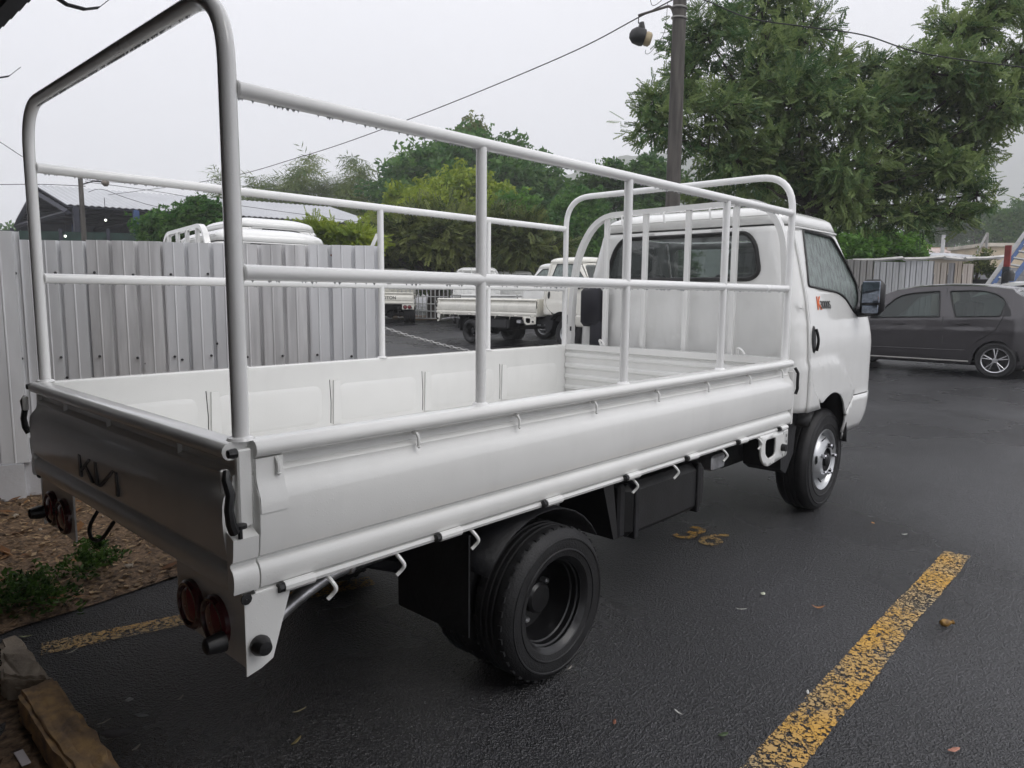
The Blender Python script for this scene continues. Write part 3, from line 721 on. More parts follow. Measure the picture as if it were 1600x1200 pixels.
    # inner pressings on the far gate and near gate
    for y, sgn in ((1.652, -1), (.048, 1)):
        for a, b in ((.14, .655), (.72, 1.30), (1.38, 1.93), (2.0, 2.58), (2.66, 3.22)):
            fr_ = rpoly([(a, .735), (b, .735), (b, .955), (a, .955)], .05, 3); n_ = len(fr_); c = ((a+b)/2, .845)
            ins = [(p[0]+(.022 if p[0] < c[0] else -.022), p[1]+(.022 if p[1] < c[1] else -.022)) for p in fr_]
            mb = MB(); mb.v = [(p[0], y, p[1]) for p in fr_]+[(p[0], y+sgn*.008, p[1]) for p in ins]
            mb.f = [(i, (i+1) % n_, n_+(i+1) % n_, n_+i) for i in range(n_)]+[tuple(range(n_, 2*n_))]
            part(mb, 'pressed_panel', WHITE, gl if y > 1 else gr, 50)
        for x in (.688, 1.34, 1.965, 2.62):
            part(MB().prism([(x+.012, .735), (x+.062, .735), (x+.055, .965), (x+.019, .965)], 'y', min(y, y+sgn*.014), max(y, y+sgn*.014)), 'pressed_rib', WHITE, gl if y > 1 else gr, 0)
            part(MB().tube([(x, y+sgn*.004, .74), (x+.004, y+sgn*.004, .85), (x-.002, y+sgn*.004, .97)], .0022, 4), 'seam', RUBG, gl if y > 1 else gr)
    # ends of the gates at the tail corners
    for sg in (1, -1):
        Y = lambda y, sg=sg: y if sg == 1 else 1.70-y
        par = gr if sg == 1 else gl
        mb = MB().prism([(Y(.018-o-.003), z) for o, z in O if z <= .856 and o > -.025]+[(Y(.032), .698), (Y(.032), .856)][::1], 'x', .002, .066)
        part(mb, 'corner_post', WHITE, gt)
        mb = MB().bbox((.03, min(Y(.016), Y(.036)), .86), (.066, max(Y(.016), Y(.036)), 1.05), .004); part(mb, 'latch_plate', WHITE, gt)
        mb = MB().prism([(Y(.018-.004), 1.022), (Y(.018-.0045), .975), (Y(.018-.012), .950), (Y(.018-.0235), .925), (Y(.018-.0245), .89), (Y(.035), .89), (Y(.035), 1.022)], 'x', .074, .146); part(mb, 'corner_plate', WHITE, par)
        mb = MB().tube([(-.004, Y(.004), 1.008), (-.010, Y(-.006), .99), (-.004, Y(-.012), .955), (-.010, Y(-.014), .92), (-.006, Y(-.014), .885), (.004, Y(-.008), .862)], [.008, .010, .011, .011, .012, .013], 8)
        part(mb, 'latch_handle', BLK, gt)
        part(MB().bbox((-.016, Y(.012)-.006, .955), (.004, Y(.012)+.006, 1.01), .003), 'latch_bracket', WHITE, gt)
        part(MB().lathe([(.001, -.012), (.010, -.010), (.012, .0), (.012, .01)], (.012, Y(.006), 1.046), 'x', 10), 'bolt', BLK, gt)
        part(MB().tube([(.02, Y(-.004), .842), (.02, Y(-.004), .872)], .006, 6).lathe([(.001, .006), (.016, .004), (.016, -.004), (.001, -.006)], (.02, Y(-.004), .872), 'z', 10), 'latch_pin', BLK, gt)
        # front latch
        part(MB().tube([(3.33, Y(.0), 1.02), (3.345, Y(-.012), .99), (3.338, Y(-.014), .94), (3.348, Y(-.012), .90), (3.34, Y(-.006), .87)], .009, 8), 'latch_handle', BLK, par)
        part(MB().bbox((3.318, min(Y(0), Y(.04)), .695), (3.336, max(Y(0), Y(.04)), 1.0), .004), 'corner_post', WHITE, bed)
        # hinges and rope hooks
        for x in (.13, .648, 1.146, 1.655, 2.145, 2.66, 3.17):
            yy = Y(.003)
            part(MB().tube([(x, yy, .689), (x+.085, yy, .689)], .0145, 10), 'hinge', WHITE, par)
            part(MB().tube([(x-.014, yy, .688), (x, yy, .688)], .0125, 8), 'hinge_bolt', BLK, par)
        for x in (.125, .569, 1.004, 1.438, 1.883, 2.321, 2.762, 3.17):
            part(MB().tube([(x, Y(.030), 1.018), (x+.002, Y(.012), 1.017), (x+.004, Y(.006), 1.005), (x+.004, Y(.006), .982)], .0055, 6).lathe([(.001, -.007), (.007, 0), (.001, .007)], (x+.004, Y(.006), .980), 'z', 8), 'rope_hook', WHITE, par)
        for x in (.27, .50, .80, 1.72, 2.05, 2.52, 2.92):
            part(MB().tube(bend([(x, Y(.03), .672), (x, Y(.010), .664), (x+.010, Y(-.006), .640), (x+.002, Y(.006), .622), (x-.010, Y(.010), .612)], .018, 4), .0058, 8), 'rope_hook', WHITE, bed)
        # lamp bracket
        a_, b_ = sorted((Y(.012), Y(.40)))
        br = MB().box((.030, a_, .508), (.036, b_, .692))
        sp = [(.028, .69), (.155, .69), (.098, .512), (.066, .497), (.028, .488)]
        y0_, y1_ = sorted((Y(.006), Y(.012)-0.0005)); br.prism(sp, 'y', y0_, y1_)
        bk = part(br, 'lamp_bracket', WHITE, T, 0)
        for yy, r_ in ((.30, .068), (.155, .068)):
            c = (.030, Y(yy), .585)
            l_ = part(MB().lathe([(r_, 0), (r_, -.012), (r_*.9, -.020), (r_*.80, -.020), (r_*.76, -.014)], c, 'x', 24), 'tail_lamp', LENSD, bk)
            part(MB().lathe([(r_*.77, -.012), (r_*.55, -.020), (r_*.2, -.023), (.001, -.0235)], c, 'x', 24), 'lens', LENS, bk)
        part(MB().lathe([(.026, 0), (.026, -.015), (.020, -.045), (.012, -.05), (.001, -.05)], (.010, Y(.085), .560), 'x', 14), 'rubber_stop', BLK, bk)
        part(MB().lathe([(.024, 0), (.026, -.012*sg), (.017, -.036*sg), (.001, -.038*sg)], (.060, Y(.004), .562), 'y', 14), 'rubber_stop', BLK, bk)
        part(MB().lathe([(.001, -.004*sg), (.014, -.003*sg), (.014, .0)], (.030, Y(-.0), .688), 'y', 10), 'bolt', BLK, bk)
        # step bracket in front of the bed corner
        outp = rpoly([(2.93, .676), (3.30, .672), (3.30, .520), (3.02, .492), (2.95, .55)], [.01, .01, .02, .06, .05], 3)
        hole = rpoly([(3.00, .648), (3.14, .645), (3.14, .545), (3.05, .535), (3.0, .57)], .02, 2)
        mb = MB().sheet(outp, [hole], .05, lambda x, z: (x, Y(.02), z))
        sb = part(mb, 'step_bracket', WHITE, T, 35, .012)
        part(MB().lathe([(.022, 0), (.020, -.03*sg), (.001, -.032*sg)], (3.225, Y(.012), .575), 'y', 12), 'rubber_stop', BLK, sb)
        for q in ((3.24, .655), (3.28, .635), (3.235, .53), (3.28, .545), (3.28, .60)): part(MB().lathe([(.009, 0), (.009, -.004*sg), (.001, -.004*sg)], (q[0], Y(.012), q[1]), 'y', 8), 'bolt', BLK, sb)
    for y in (.36, .90, 1.34):
        part(MB().box((.030, y-.003, .989), (.042, y+.003, 1.02)), 'rib', WHITE, gt, 0)
    # emblem: strokes in (s to the reader's right, z)
    em = MB(); W_, H_ = .34, .075
    def stroke(a, b, wd=.021):
        (x0, z0), (x1, z1) = a, b; xs_ = wd/2
        em.prism([(1.072-W_*x0+xs_, .802+H_*z0), (1.072-W_*x0-xs_, .802+H_*z0), (1.072-W_*x1-xs_, .802+H_*z1), (1.072-W_*x1+xs_, .802+H_*z1)], 'x', -.0068, .0)
    stroke((0, 0), (0, 1)); stroke((.03, .30), (.30, 1)); stroke((.16, .62), (.34, 0)); stroke((.46, 0), (.46, 1)); stroke((.54, 0), (.93, 1), .02); stroke((1.0, 0), (1.0, 1), .018)
    part(em, 'emblem', EMB, gt, 0)
    # badge on the doors
    tv, tf = textmesh('K', .115); part(MB().add([cabmap(ux(3.742+x*1.15), 1.345+y, .0035+z) for x, y, z in tv], tf), 'badge', DECALO, T, 0)
    tv, tf = textmesh('3000S', .068); part(MB().add([cabmap(ux(3.80+x*1.18), 1.352+y, .005+z) for x, y, z in tv], tf), 'badge', DECALK, T, 0)
    # ---- cab guard
    gd = MB(); r_ = .017
    gx = 3.385
    curve = bend([(gx, 1.665, .70), (gx, 1.665, 1.30), (gx, 1.62, 1.70), (gx, 1.44, 1.962), (gx, .26, 1.975), (gx, .13, 1.80), (gx, .085, 1.30), (gx, .085, .70)], .22, 7)
    mb = MB()
    for i, p in enumerate(curve):           # flat steel section
        q0, q1 = Vector(curve[max(i-1, 0)]), Vector(curve[min(i+1, len(curve)-1)]); t = (q1-q0).normalized(); nn = Vector((1, 0, 0)).cross(t)
        for a, b in ((-.024, -.017), (.024, -.017), (.024, .017), (-.024, .017)): mb.v.append(tuple(Vector(p)+Vector((a, 0, 0))+nn*b))
    for i in range(len(curve)-1):
        for k in range(4): mb.f.append((i*4+k, i*4+(k+1) % 4, i*4+4+(k+1) % 4, i*4+4+k))
    cg = part(mb, 'cab_guard', WHITE, T, 40)
    for y in (1.365, 1.055, .742, .425): part(MB().bbox((gx-.017, y-.017, 1.06), (gx+.017, y+.017, 1.955), .005), 'upright', WHITE, cg)
    for y in (1.22, .90, .58): part(MB().tube([(gx-.02, y, 1.955), (gx-.045, y, 1.945), (gx-.05, y-.01, 1.915), (gx-.048, y-.012, 1.88)], .006, 6), 'rope_hook', WHITE, cg)
    for z in (1.18, 1.02): part(MB().bbox((gx-.028, 1.64, z-.016), (gx-.0245, 1.655, z+.016), .001), 'grommet', BLK, cg)
    for y in (.33, 1.33): part(MB().tube(bend([(3.30, y, 1.07), (3.27, y, 1.12), (3.25, y-.04, 1.115), (3.25, y-.06, 1.085)], .02, 4), .007, 6), 'rope_hook', WHITE, bed)
    # air intake behind the cab
    sn = MB().bbox((3.36, 1.40, 1.20), (3.435, 1.585, 1.475), .03).bbox((3.37, 1.39, .72), (3.43, 1.50, 1.25), .02)
    part(sn, 'air_intake', mat('air_intake_black', (.006, .006, .012), .55), T, 50)
    # ---- cargo cage
    HX = 3.29; tr = .019; zm, zu = 1.466, 1.881
    mb = MB().tube(bend([(.057, .05, 1.06), (.057, .05, 2.10), (.057, 1.65, 2.10), (.057, 1.65, 1.06)], .17, 9), .0205, 14)
    cg2 = part(mb, 'cargo_cage', RAIL, T, 60)
    part(MB().tube(bend([(HX, .05, 1.06), (HX, .05, 2.09), (HX, 1.65, 2.09), (HX, 1.65, 1.06)], .20, 9), tr, 12), 'hoop', RAIL, cg2, 60)
    for y in (.05, 1.65):
        for z in (zm, zu): part(MB().tube([(.057+.017, y, z), (HX-.017, y, z)], tr, 12), 'rail', RAIL, cg2, 60)
        for x in (.868, 1.68, 2.511):
            part(MB().tube([(x, y, 1.06), (x, y, zu-.012)], .0175, 12), 'post', RAIL, cg2, 60)
            part(MB().lathe([(.028, -.002), (.024, .003), (.0175, .006)], (x, y, 1.069), 'z', 12), 'weld_foot', RAIL, cg2)
        part(MB().lathe([(.034, -.002), (.030, .004), (.0205, .007)], (.057, y, 1.069), 'z', 12), 'weld_foot', RAIL, cg2)
        for z in (zm, zu):
            for x in (.057+.021, HX-.021): part(MB().tube([(x, y+.019*math.cos(a), z+.019*math.sin(a)) for a in np.linspace(0, 6.28, 13)[:-1]], .003, 5, closed=True), 'weld_bead', RAIL, cg2)
    # hanging rain drops
    rs = np.random.RandomState(5); dm = MB()
    def drops(a, b, n_, s0=.002, s1=.0042, rr=.019):
        for _ in range(n_):
            t = rs.rand(); s = s0+(s1-s0)*rs.rand(); c = [a[i]+(b[i]-a[i])*t for i in range(3)]; c[2] -= rr+s*.35
            dm.add([(c[0]+dx*s, c[1]+dy*s, c[2]+dz_*s) for dx, dy, dz_ in ((1, 0, .3), (0, 1, .3), (-1, 0, .3), (0, -1, .3), (0, 0, -1.25), (0, 0, 1))], [(0, 1, 5), (1, 2, 5), (2, 3, 5), (3, 0, 5), (1, 0, 4), (2, 1, 4), (3, 2, 4), (0, 3, 4)])
    for y in (.05, 1.65):
        for z in (zm, zu): drops((.07, y, z), (HX, y, z), 210 if z == zu else 130)
    drops((.057, .2, 2.1), (.057, 1.5, 2.1), 200, rr=.0205); drops((HX, .25, 2.09), (HX, 1.45, 2.09), 90)
    dd = part(dm, 'raindrops', mat('water_drop', (.55, .56, .58), .08, var=.02, coat=1), cg2, 60); dd['kind'] = 'stuff'
    # ---- wheels
    def tyre(x, z, ro, ri, y0, y1, sg, name='wheel', tread=36):
        """y0 outer face, y1 inner"""
        w_ = y1-y0; prof = [(ri, .012), (ri+.008, .002), (ri+(ro-ri)*.25, -.003), (ri+(ro-ri)*.27, -.007), (ri+(ro-ri)*.31, -.007), (ri+(ro-ri)*.33, -.004), (ri+(ro-ri)*.55, -.006), (ri+(ro-ri)*.62, -.005), (ri+(ro-ri)*.64, -.008), (ri+(ro-ri)*.68, -.008), (ri+(ro-ri)*.70, -.004), (ro-.025, .0), (ro-.014, .012), (ro-.004, .022), (ro, .034)]
        inn = [(a, abs(w_)-b) for a, b in reversed(prof)]
        s = 1 if w_ > 0 else -1
        full = [(a, y0+s*b) for a, b in prof]
        for k_ in range(1, 4):               # circumferential grooves
            yy = .034+(abs(w_)-.068)*k_/4; full += [(ro, y0+s*(yy-.007)), (ro-.007, y0+s*(yy-.005)), (ro-.007, y0+s*(yy+.005)), (ro, y0+s*(yy+.007))]
        full += [(a, y0+s*b) for a, b in inn]
        mb = MB().lathe(full, (x, 0, z), 'y', 56)
        if tread:
            for k_ in range(tread):          # shoulder lugs
                a = 2*math.pi*k_/tread
                for yy in (y0+s*.020, y1-s*.036):
                    M = Matrix.Translation((x, yy, z)) @ Matrix.Rotation(a, 4, 'Y')
                    mb.box((ro-.012, min(0, s*.016), -.010), (ro+.0015, max(0, s*.016), .010), M)
        return part(mb, name, RUB, T, 30)
    for sg in (1, -1):
        Y = lambda y, sg=sg: y if sg == 1 else 1.70-y
        # rear: dual wheels
        t1 = tyre(1.225, .287, .287, .174, Y(.0), Y(.172), sg); t2 = tyre(1.225, .287, .287, .174, Y(.205), Y(.377), sg)
        rim = MB().lathe([(.180, Y(0.015)), (.186, Y(0.009)), (.183, Y(0.003)), (.176, Y(0.007)), (.168, Y(0.022)), (.163, Y(0.025)), (.163, Y(0.037)), (.157, Y(0.041)), (.155, Y(0.062)), (.150, Y(0.066)), (.149, Y(0.137)), (.140, Y(0.159)), (.08, Y(0.162)), (.06, Y(0.159)), (.06, Y(0.097)), (.05, Y(0.087)), (.001, Y(0.085))], (1.225, 0, .287), 'y', 48)
        part(rim, 'rim', BRIM, t1, 35)
        for k in range(6):
            a = k*math.pi/3+.3; part(MB().lathe([(.012, Y(.162)), (.012, Y(.132)), (.007, Y(.127)), (.001, Y(.127))], (1.225+.095*math.cos(a), 0, .287+.095*math.sin(a)), 'y', 6), 'lug_nut', EXH, t1, 0)
        t3 = tyre(4.14, .342, .344, .202, Y(.085), Y(.285), sg, tread=0)
        rim = MB().lathe([(.200, Y(0.098)), (.206, Y(0.090)), (.203, Y(0.083)), (.194, Y(0.088)), (.186, Y(0.108)), (.180, Y(0.115)), (.176, Y(0.145)), (.168, Y(0.155)), (.165, Y(0.140)), (.155, Y(0.105)), (.125, Y(0.078)), (.085, Y(0.068)), (.080, Y(0.072))], (4.14, 0, .342), 'y', 48)
        # four oval hand holes: dark discs set on the cone
        r_ = part(rim, 'rim', STEEL, t3, 40)
        for k in range(5):
            a = k*2*math.pi/5+.5; cx_, cz_ = 4.14+.141*math.cos(a), .342+.141*math.sin(a)
            mb = MB(); M = Matrix.Translation((cx_, Y(0.087), cz_)) @ Matrix.Rotation(-a, 4, 'Y') @ Matrix.Rotation(R(-38)*sg, 4, 'Z')
            ring = [(.019*math.cos(b), 0, .027*math.sin(b)) for b in np.linspace(0, 6.283, 13)[:-1]]
            ov = [(x_, -.002*sg, z_) for x_, _, z_ in ring]; ov2 = [(x_, .004*sg, z_) for x_, _, z_ in ring]
            mb.add([tuple(M @ Vector(p)) for p in ov+ov2], [tuple(range(12))]+[(i, (i+1) % 12, 12+(i+1) % 12, 12+i) for i in range(12)])
            part(mb, 'hand_hole', CHAS, t3, 0)
        part(MB().lathe([(.080, Y(0.072)), (.078, Y(0.090)), (.045, Y(0.092)), (.044, Y(0.065)), (.034, Y(0.058)), (.001, Y(0.057))], (4.14, 0, .342), 'y', 24), 'hub', CHAS, t3, 40)
        for k in range(5):
            a = k*2*math.pi/5+.2; part(MB().lathe([(.015, Y(0.075)), (.015, Y(0.048)), (.010, Y(0.040)), (.001, Y(0.038))], (4.14+.098*math.cos(a), 0, .342+.098*math.sin(a)), 'y', 6), 'lug_nut', CHROME, t3, 0)
    # wiring under the tail
    part(MB().tube(bend([(.06, 1.13, .66), (.02, 1.11, .615), (.01, 1.06, .582), (.02, .99, .590), (.05, .95, .66)], .05, 4), .0065, 6), 'cable', BLK, T)
    return T
truck = build_truck()

# ================================================================== vegetation
BARK = mat('wet_bark', (.025, .020, .016), .85, col2=(.07, .058, .048), scale=14, bump=.8, bscale=25, stretch=(1, 1, .25))
LM_BIG = leafmat('tree_leaves', (.045, .10, .035), (.235, .30, .105))
LM_DARK = leafmat('dark_green_leaves', (.03, .10, .02), (.115, .22, .048))
LM_LITE = leafmat('yellow_green_leaves', (.12, .19, .014), (.31, .37, .04))
LM_BAMB = leafmat('bamboo_leaves', (.05, .095, .02), (.17, .21, .05))
LM_BRT = leafmat('bright_green_leaves', (.055, .15, .022), (.16, .31, .05))
LM_FAR = leafmat('far_leaves', (.024, .085, .018), (.10, .19, .04))
LM_OLV = leafmat('olive_leaves', (.035, .06, .016), (.21, .24, .07))
def leaf_template(kind):
    q = []
    if kind == 'pinnate':
        for i in range(8):
            x = .12+.11*i; l = .22*(1-.45*abs(i-3.5)/3.5)*(1+.25*((i*37) % 5-2)/2)
            for s in (-1, 1):
                q.append([(x, 0, 0), (x+.085, s*l*.5-.03*s, -.02), (x+.09, s*l, -.06), (x-.03, s*l*.6+.03*s, -.02)])
    elif kind == 'clump':
        rs = np.random.RandomState(2)
        for i in range(6):
            a = rs.rand()*6.28; c = np.array([rs.rand()*.8, (rs.rand()-.5)*.8, (rs.rand()-.5)*.5]); d = np.array([math.cos(a), math.sin(a), rs.rand()-.6]); e_ = np.cross(d, rs.randn(3)); e_ /= np.linalg.norm(e_)
            q.append([c-d*.22, c+e_*.11, c+d*.22, c-e_*.11])
    elif kind == 'blade':
        rs = np.random.RandomState(4)
        for i in range(7):
            x = i/7; s = (-1)**i
            q.append([(x, 0, 0), (x+.10, s*.10+.02, -.03), (x+.30, s*.26, -.16), (x+.12, s*.12-.05, -.03)])
    return np.array(q, float)
TPL = {k: leaf_template(k) for k in ('pinnate', 'clump', 'blade')}
def twigs(P, D, size, kind, tint, rs, droop=.5):
    """P, D: twig roots and directions -> one mesh's vertices, tint per vertex"""
    n = len(P); T = TPL[kind]; nq = len(T); t = T.reshape(-1, 3)
    D = D+np.array([0, 0, -droop])*rs.rand(n, 1); D /= np.linalg.norm(D, axis=1)[:, None]+1e-9
    ref = rs.randn(n, 3)*.55+np.array([0, 0, 1]); S = np.cross(D, ref); S /= np.linalg.norm(S, axis=1)[:, None]+1e-9; Q = np.cross(S, D)
    sz = size*(.6+.8*rs.rand(n))[:, None, None]
    V = P[:, None, :]+sz*(t[None, :, 0:1]*D[:, None, :]+t[None, :, 1:2]*S[:, None, :]+t[None, :, 2:3]*Q[:, None, :])
    tt = np.repeat(np.clip(tint[:, None]+rs.randn(n, nq)*.10, 0, 1), 4, axis=1).reshape(-1)
    return V.reshape(-1, 3), tt
def leafobj(name, V, tt, m, parent, org):
    nv = len(V); nq = nv//4; me = bpy.data.meshes.new(name)
    me.vertices.add(nv); me.vertices.foreach_set('co', (V-np.array(org)).astype('f').ravel())
    me.loops.add(nv); me.loops.foreach_set('vertex_index', np.arange(nv, dtype='i'))
    me.polygons.add(nq); me.polygons.foreach_set('loop_start', np.arange(0, nv, 4, dtype='i'))
    a = me.attributes.new('tint', 'FLOAT', 'POINT'); a.data.foreach_set('value', tt.astype('f')); me.update(); me.validate()
    me.materials.append(m); o = bpy.data.objects.new(name, me); C.objects.link(o); o.parent = parent; return o
def grow(name, label, cat, blobs, n, kind, size, m, base, seed, rt=.16, group=None, clump=.30, droop=.5, fork=.45, sub=9, bark=BARK, shell=2.4, limbs=True, spread=.28, rnd_=.5, thin=1):
    """blobs: (u, v, d, r in photo px) or ((x, y, z), r metres)"""
    rs = np.random.RandomState(seed); B = []
    for b in blobs:
        if len(b) == 4: B.append((np.array(at(*b[:3])), b[3]*b[2]/FPX))
        else: B.append((np.array(b[0], float), b[1]))
    T = thing(name, label, cat, base, 0, group); base = np.array(base, float)
    cen = sum(b[0]*b[1] for b in B)/sum(b[1] for b in B)
    fk = base+(cen-base)*np.array([fork*.6, fork*.6, fork]); tot = sum(b[1]**2 for b in B)
    wood = MB(); 
    mid = (base+fk)/2+np.append(rs.randn(2)*rt*.8, 0)
    wood.tube([tuple(base), tuple(mid), tuple(fk)], [rt*1.15, rt*.9, rt*.75], 9)
    Ps, Ds, Ts = [], [], []
    for c, r in B:
        k = int(n*r*r/tot); 
        if limbs:
            m1 = (fk+c)/2+rs.randn(3)*r*.22-np.array([0, 0, .12*np.linalg.norm(c-fk)])*.5
            wood.tube([tuple(fk), tuple(m1), tuple(c)], [rt*.45*thin, rt*.30*thin, rt*.16*thin], 6, cap=False)
        # secondary twigs end in leaf sprays
        ns = sub; dirs = rs.randn(ns, 3); dirs[:, 2] = dirs[:, 2]*.7+.15; dirs /= np.linalg.norm(dirs, axis=1)[:, None]
        ends = c+dirs*r*(rs.rand(ns, 1)**(1/shell))*1.0
        if limbs:
            for e_ in ends: wood.tube([tuple(c), tuple((c+e_)/2+rs.randn(3)*r*.08), tuple(e_)], [rt*.14, rt*.09, rt*.04], 4, cap=False)
        pick = rs.randint(0, ns, k); w_ = rs.rand(k, 1)
        base_t = rs.rand(ns)*.75+.05
        P = c+(ends[pick]-c)*(.35+.75*w_**.6)+rs.randn(k, 3)*r*spread*np.array([1, 1, .7])
        D = (P-c)/(np.linalg.norm(P-c, axis=1)[:, None]+1e-9)+rs.randn(k, 3)*rnd_
        Ps.append(P); Ds.append(D); Ts.append(np.clip(base_t[pick]+rs.randn(k)*.15, 0, 1))
    P, D, t_ = np.concatenate(Ps), np.concatenate(Ds), np.concatenate(Ts)
    V, tt = twigs(P, D, size, kind, t_, rs, droop)
    wood.obj('trunk', bark, T, smooth=60, org=tuple(base), fix=False); leafobj('crown', V, tt, m, T, base)
    return T
def gpt(u, v, d):
    p = at(u, v, d); return (p[0], p[1], hgt(p[0], p[1]))

big = [(1035, 205, 16, 50), (1020, 170, 16, 30), (1070, 130, 17, 48), (1105, 60, 17, 58), (1120, 180, 16, 62), (1190, 15, 18, 66), (1180, 110, 17, 74), (1250, 60, 18, 55), (1240, 160, 16, 76), (1150, 250, 16, 60),
       (1290, 125, 18, 52), (1330, 185, 16, 64), (1360, 110, 18, 34), (1400, 140, 17, 50), (1230, 260, 17, 72), (1320, 270, 16, 72), (1420, 205, 17, 62), (1455, 115, 16, 58), (1495, 50, 17, 50), (1560, 15, 17, 52),
       (1530, 115, 16, 54), (1590, 80, 17, 46), (1500, 195, 17, 56), (1560, 170, 16, 42), (1400, 285, 17, 66), (1470, 265, 16, 54), (1520, 235, 17, 40), (1525, 305, 16, 30), (1480, 335, 16, 30), (1340, 330, 17, 46), (1260, 330, 18, 48), (1425, 335, 16, 36), (1620, 150, 17, 44), (1100, 310, 19, 45), (1180, 330, 20, 50)]
grow('shade_tree', 'big wide drooping shade tree with fine feathery leaves behind the cab', 'tree', big, 20000, 'pinnate', .30, LM_BIG, gpt(1235, 460, 17.5), 11, rt=.20, droop=.7, sub=13, fork=.62, spread=.24, rnd_=1.0, thin=.62)
dark = [(620, 300, 50, 40), (655, 270, 50, 40), (700, 255, 50, 42), (750, 252, 50, 46), (800, 265, 50, 46), (838, 292, 50, 42), (700, 300, 48, 60), (780, 310, 48, 60), (640, 330, 50, 45), (858, 325, 50, 40), (740, 340, 50, 60)]
grow('round_tree', 'tall dark green rounded tree rising above the others', 'tree', dark, 6500, 'clump', .95, LM_DARK, gpt(735, 460, 50), 12, rt=.5, sub=16, shell=4)
lite = [(645, 325, 40, 34), (685, 305, 40, 32), (722, 300, 40, 34), (765, 315, 40, 32), (700, 345, 38, 55), (635, 360, 39, 45), (775, 350, 38, 45), (600, 365, 40, 35)]
grow('broad_tree', 'yellow green broad tree in front of the dark rounded one', 'tree', lite, 5200, 'clump', .62, LM_LITE, gpt(700, 460, 39), 13, rt=.35, sub=14, shell=3.5)
grow('mango_tree', 'small bright green tree right of the yellow green one', 'tree', [(812, 325, 36, 24), (800, 345, 36, 22), (835, 345, 36, 22)], 1500, 'clump', .5, LM_BRT, gpt(812, 460, 36), 14, rt=.2, shell=4)
und = [(590, 385, 28, 40), (640, 372, 27, 42), (700, 366, 27, 46), (760, 374, 27, 46), (815, 380, 27, 40), (858, 388, 28, 28), (560, 392, 28, 28), (670, 410, 29, 40), (740, 412, 29, 40), (800, 412, 29, 35), (610, 415, 29, 30)]
grow('spreading_tree', 'low spreading olive tree shading the yard behind the parked trucks', 'tree', und, 7500, 'pinnate', .5, LM_OLV, gpt(676, 460, 28), 15, rt=.27, sub=12, fork=.6)
grow('leaning_tree', 'leafy tree behind the cab of the cream truck', 'tree', [(890, 350, 34, 36), (920, 330, 34, 30), (870, 375, 33, 34), (930, 375, 33, 36)], 3200, 'clump', .5, LM_DARK, gpt(900, 460, 34), 16, rt=.22)
grow('roadside_tree', 'mid green tree beside the wooden lamp pole', 'tree', [(985, 285, 42, 34), (1020, 270, 42, 30), (950, 300, 42, 30), (1000, 320, 42, 40), (958, 258, 42, 10), (1040, 300, 42, 30), (920, 300, 43, 26)], 3600, 'clump', .62, LM_FAR, gpt(990, 460, 42), 17, rt=.3)
grow('bushy_tree', 'yellow green bushes just above the corrugated fence end', 'bush', [(455, 366, 24, 16), (490, 368, 24, 20), (525, 372, 24, 24), (560, 372, 24, 28), (500, 385, 24, 22), (540, 392, 24, 26)], 3000, 'pinnate', .34, LM_LITE, gpt(520, 460, 24), 18, rt=.12, droop=.2)
grow('small_tree', 'small dark leafy tree by the open shed, above the fence', 'tree', [(250, 352, 25, 24), (295, 338, 25, 24), (330, 342, 25, 24), (312, 322, 25, 14), (280, 365, 25, 24), (345, 365, 25, 26), (240, 372, 25, 16)], 3000, 'clump', .36, LM_DARK, gpt(295, 460, 25), 19, rt=.1)
grow('bare_topped_tree', 'thin sparse tree top sticking up behind the dark rounded tree', 'tree', [(735, 205, 55, 22), (712, 222, 55, 14), (752, 222, 55, 12), (742, 194, 55, 14)], 420, 'clump', .55, LM_OLV, gpt(735, 460, 56), 20, rt=.18, sub=16, shell=5)
grow('wayside_bush', 'bright green bushes behind the yard wall under the shade tree', 'bush', [(1330, 392, 24, 24), (1370, 386, 24, 26), (1405, 390, 24, 24), (1350, 372, 25, 16), (1428, 400, 24, 16), (1300, 390, 24, 30), (1390, 372, 25, 12)], 3600, 'clump', .36, LM_BRT, gpt(1370, 460, 24), 21, rt=.06, droop=.1)
for i, (u, v, d, r, lab) in enumerate([(1580, 352, 70, 34, 'dark far tree standing above the cream house'), (1530, 345, 85, 30, 'hazy far tree left of the darkest one above the houses'), (1480, 350, 90, 30, 'hazy tree behind the tin roofed house'), (1440, 355, 95, 26, 'hazy tree over the red roofed house'), (1620, 330, 75, 40, 'large dark far tree at the foot of the hill')]):
    grow('far_tree', lab, 'tree', [(u-r*.5, v+8, d, r*.7), (u+r*.5, v+6, d, r*.7), (u, v-r*.25, d, r*.75), (u, v+r*.5, d, r*.8)], 1300, 'clump', .9 if d > 80 else .7, LM_FAR, gpt(u, 460, d), 30+i, rt=.25, group='trees behind the houses')
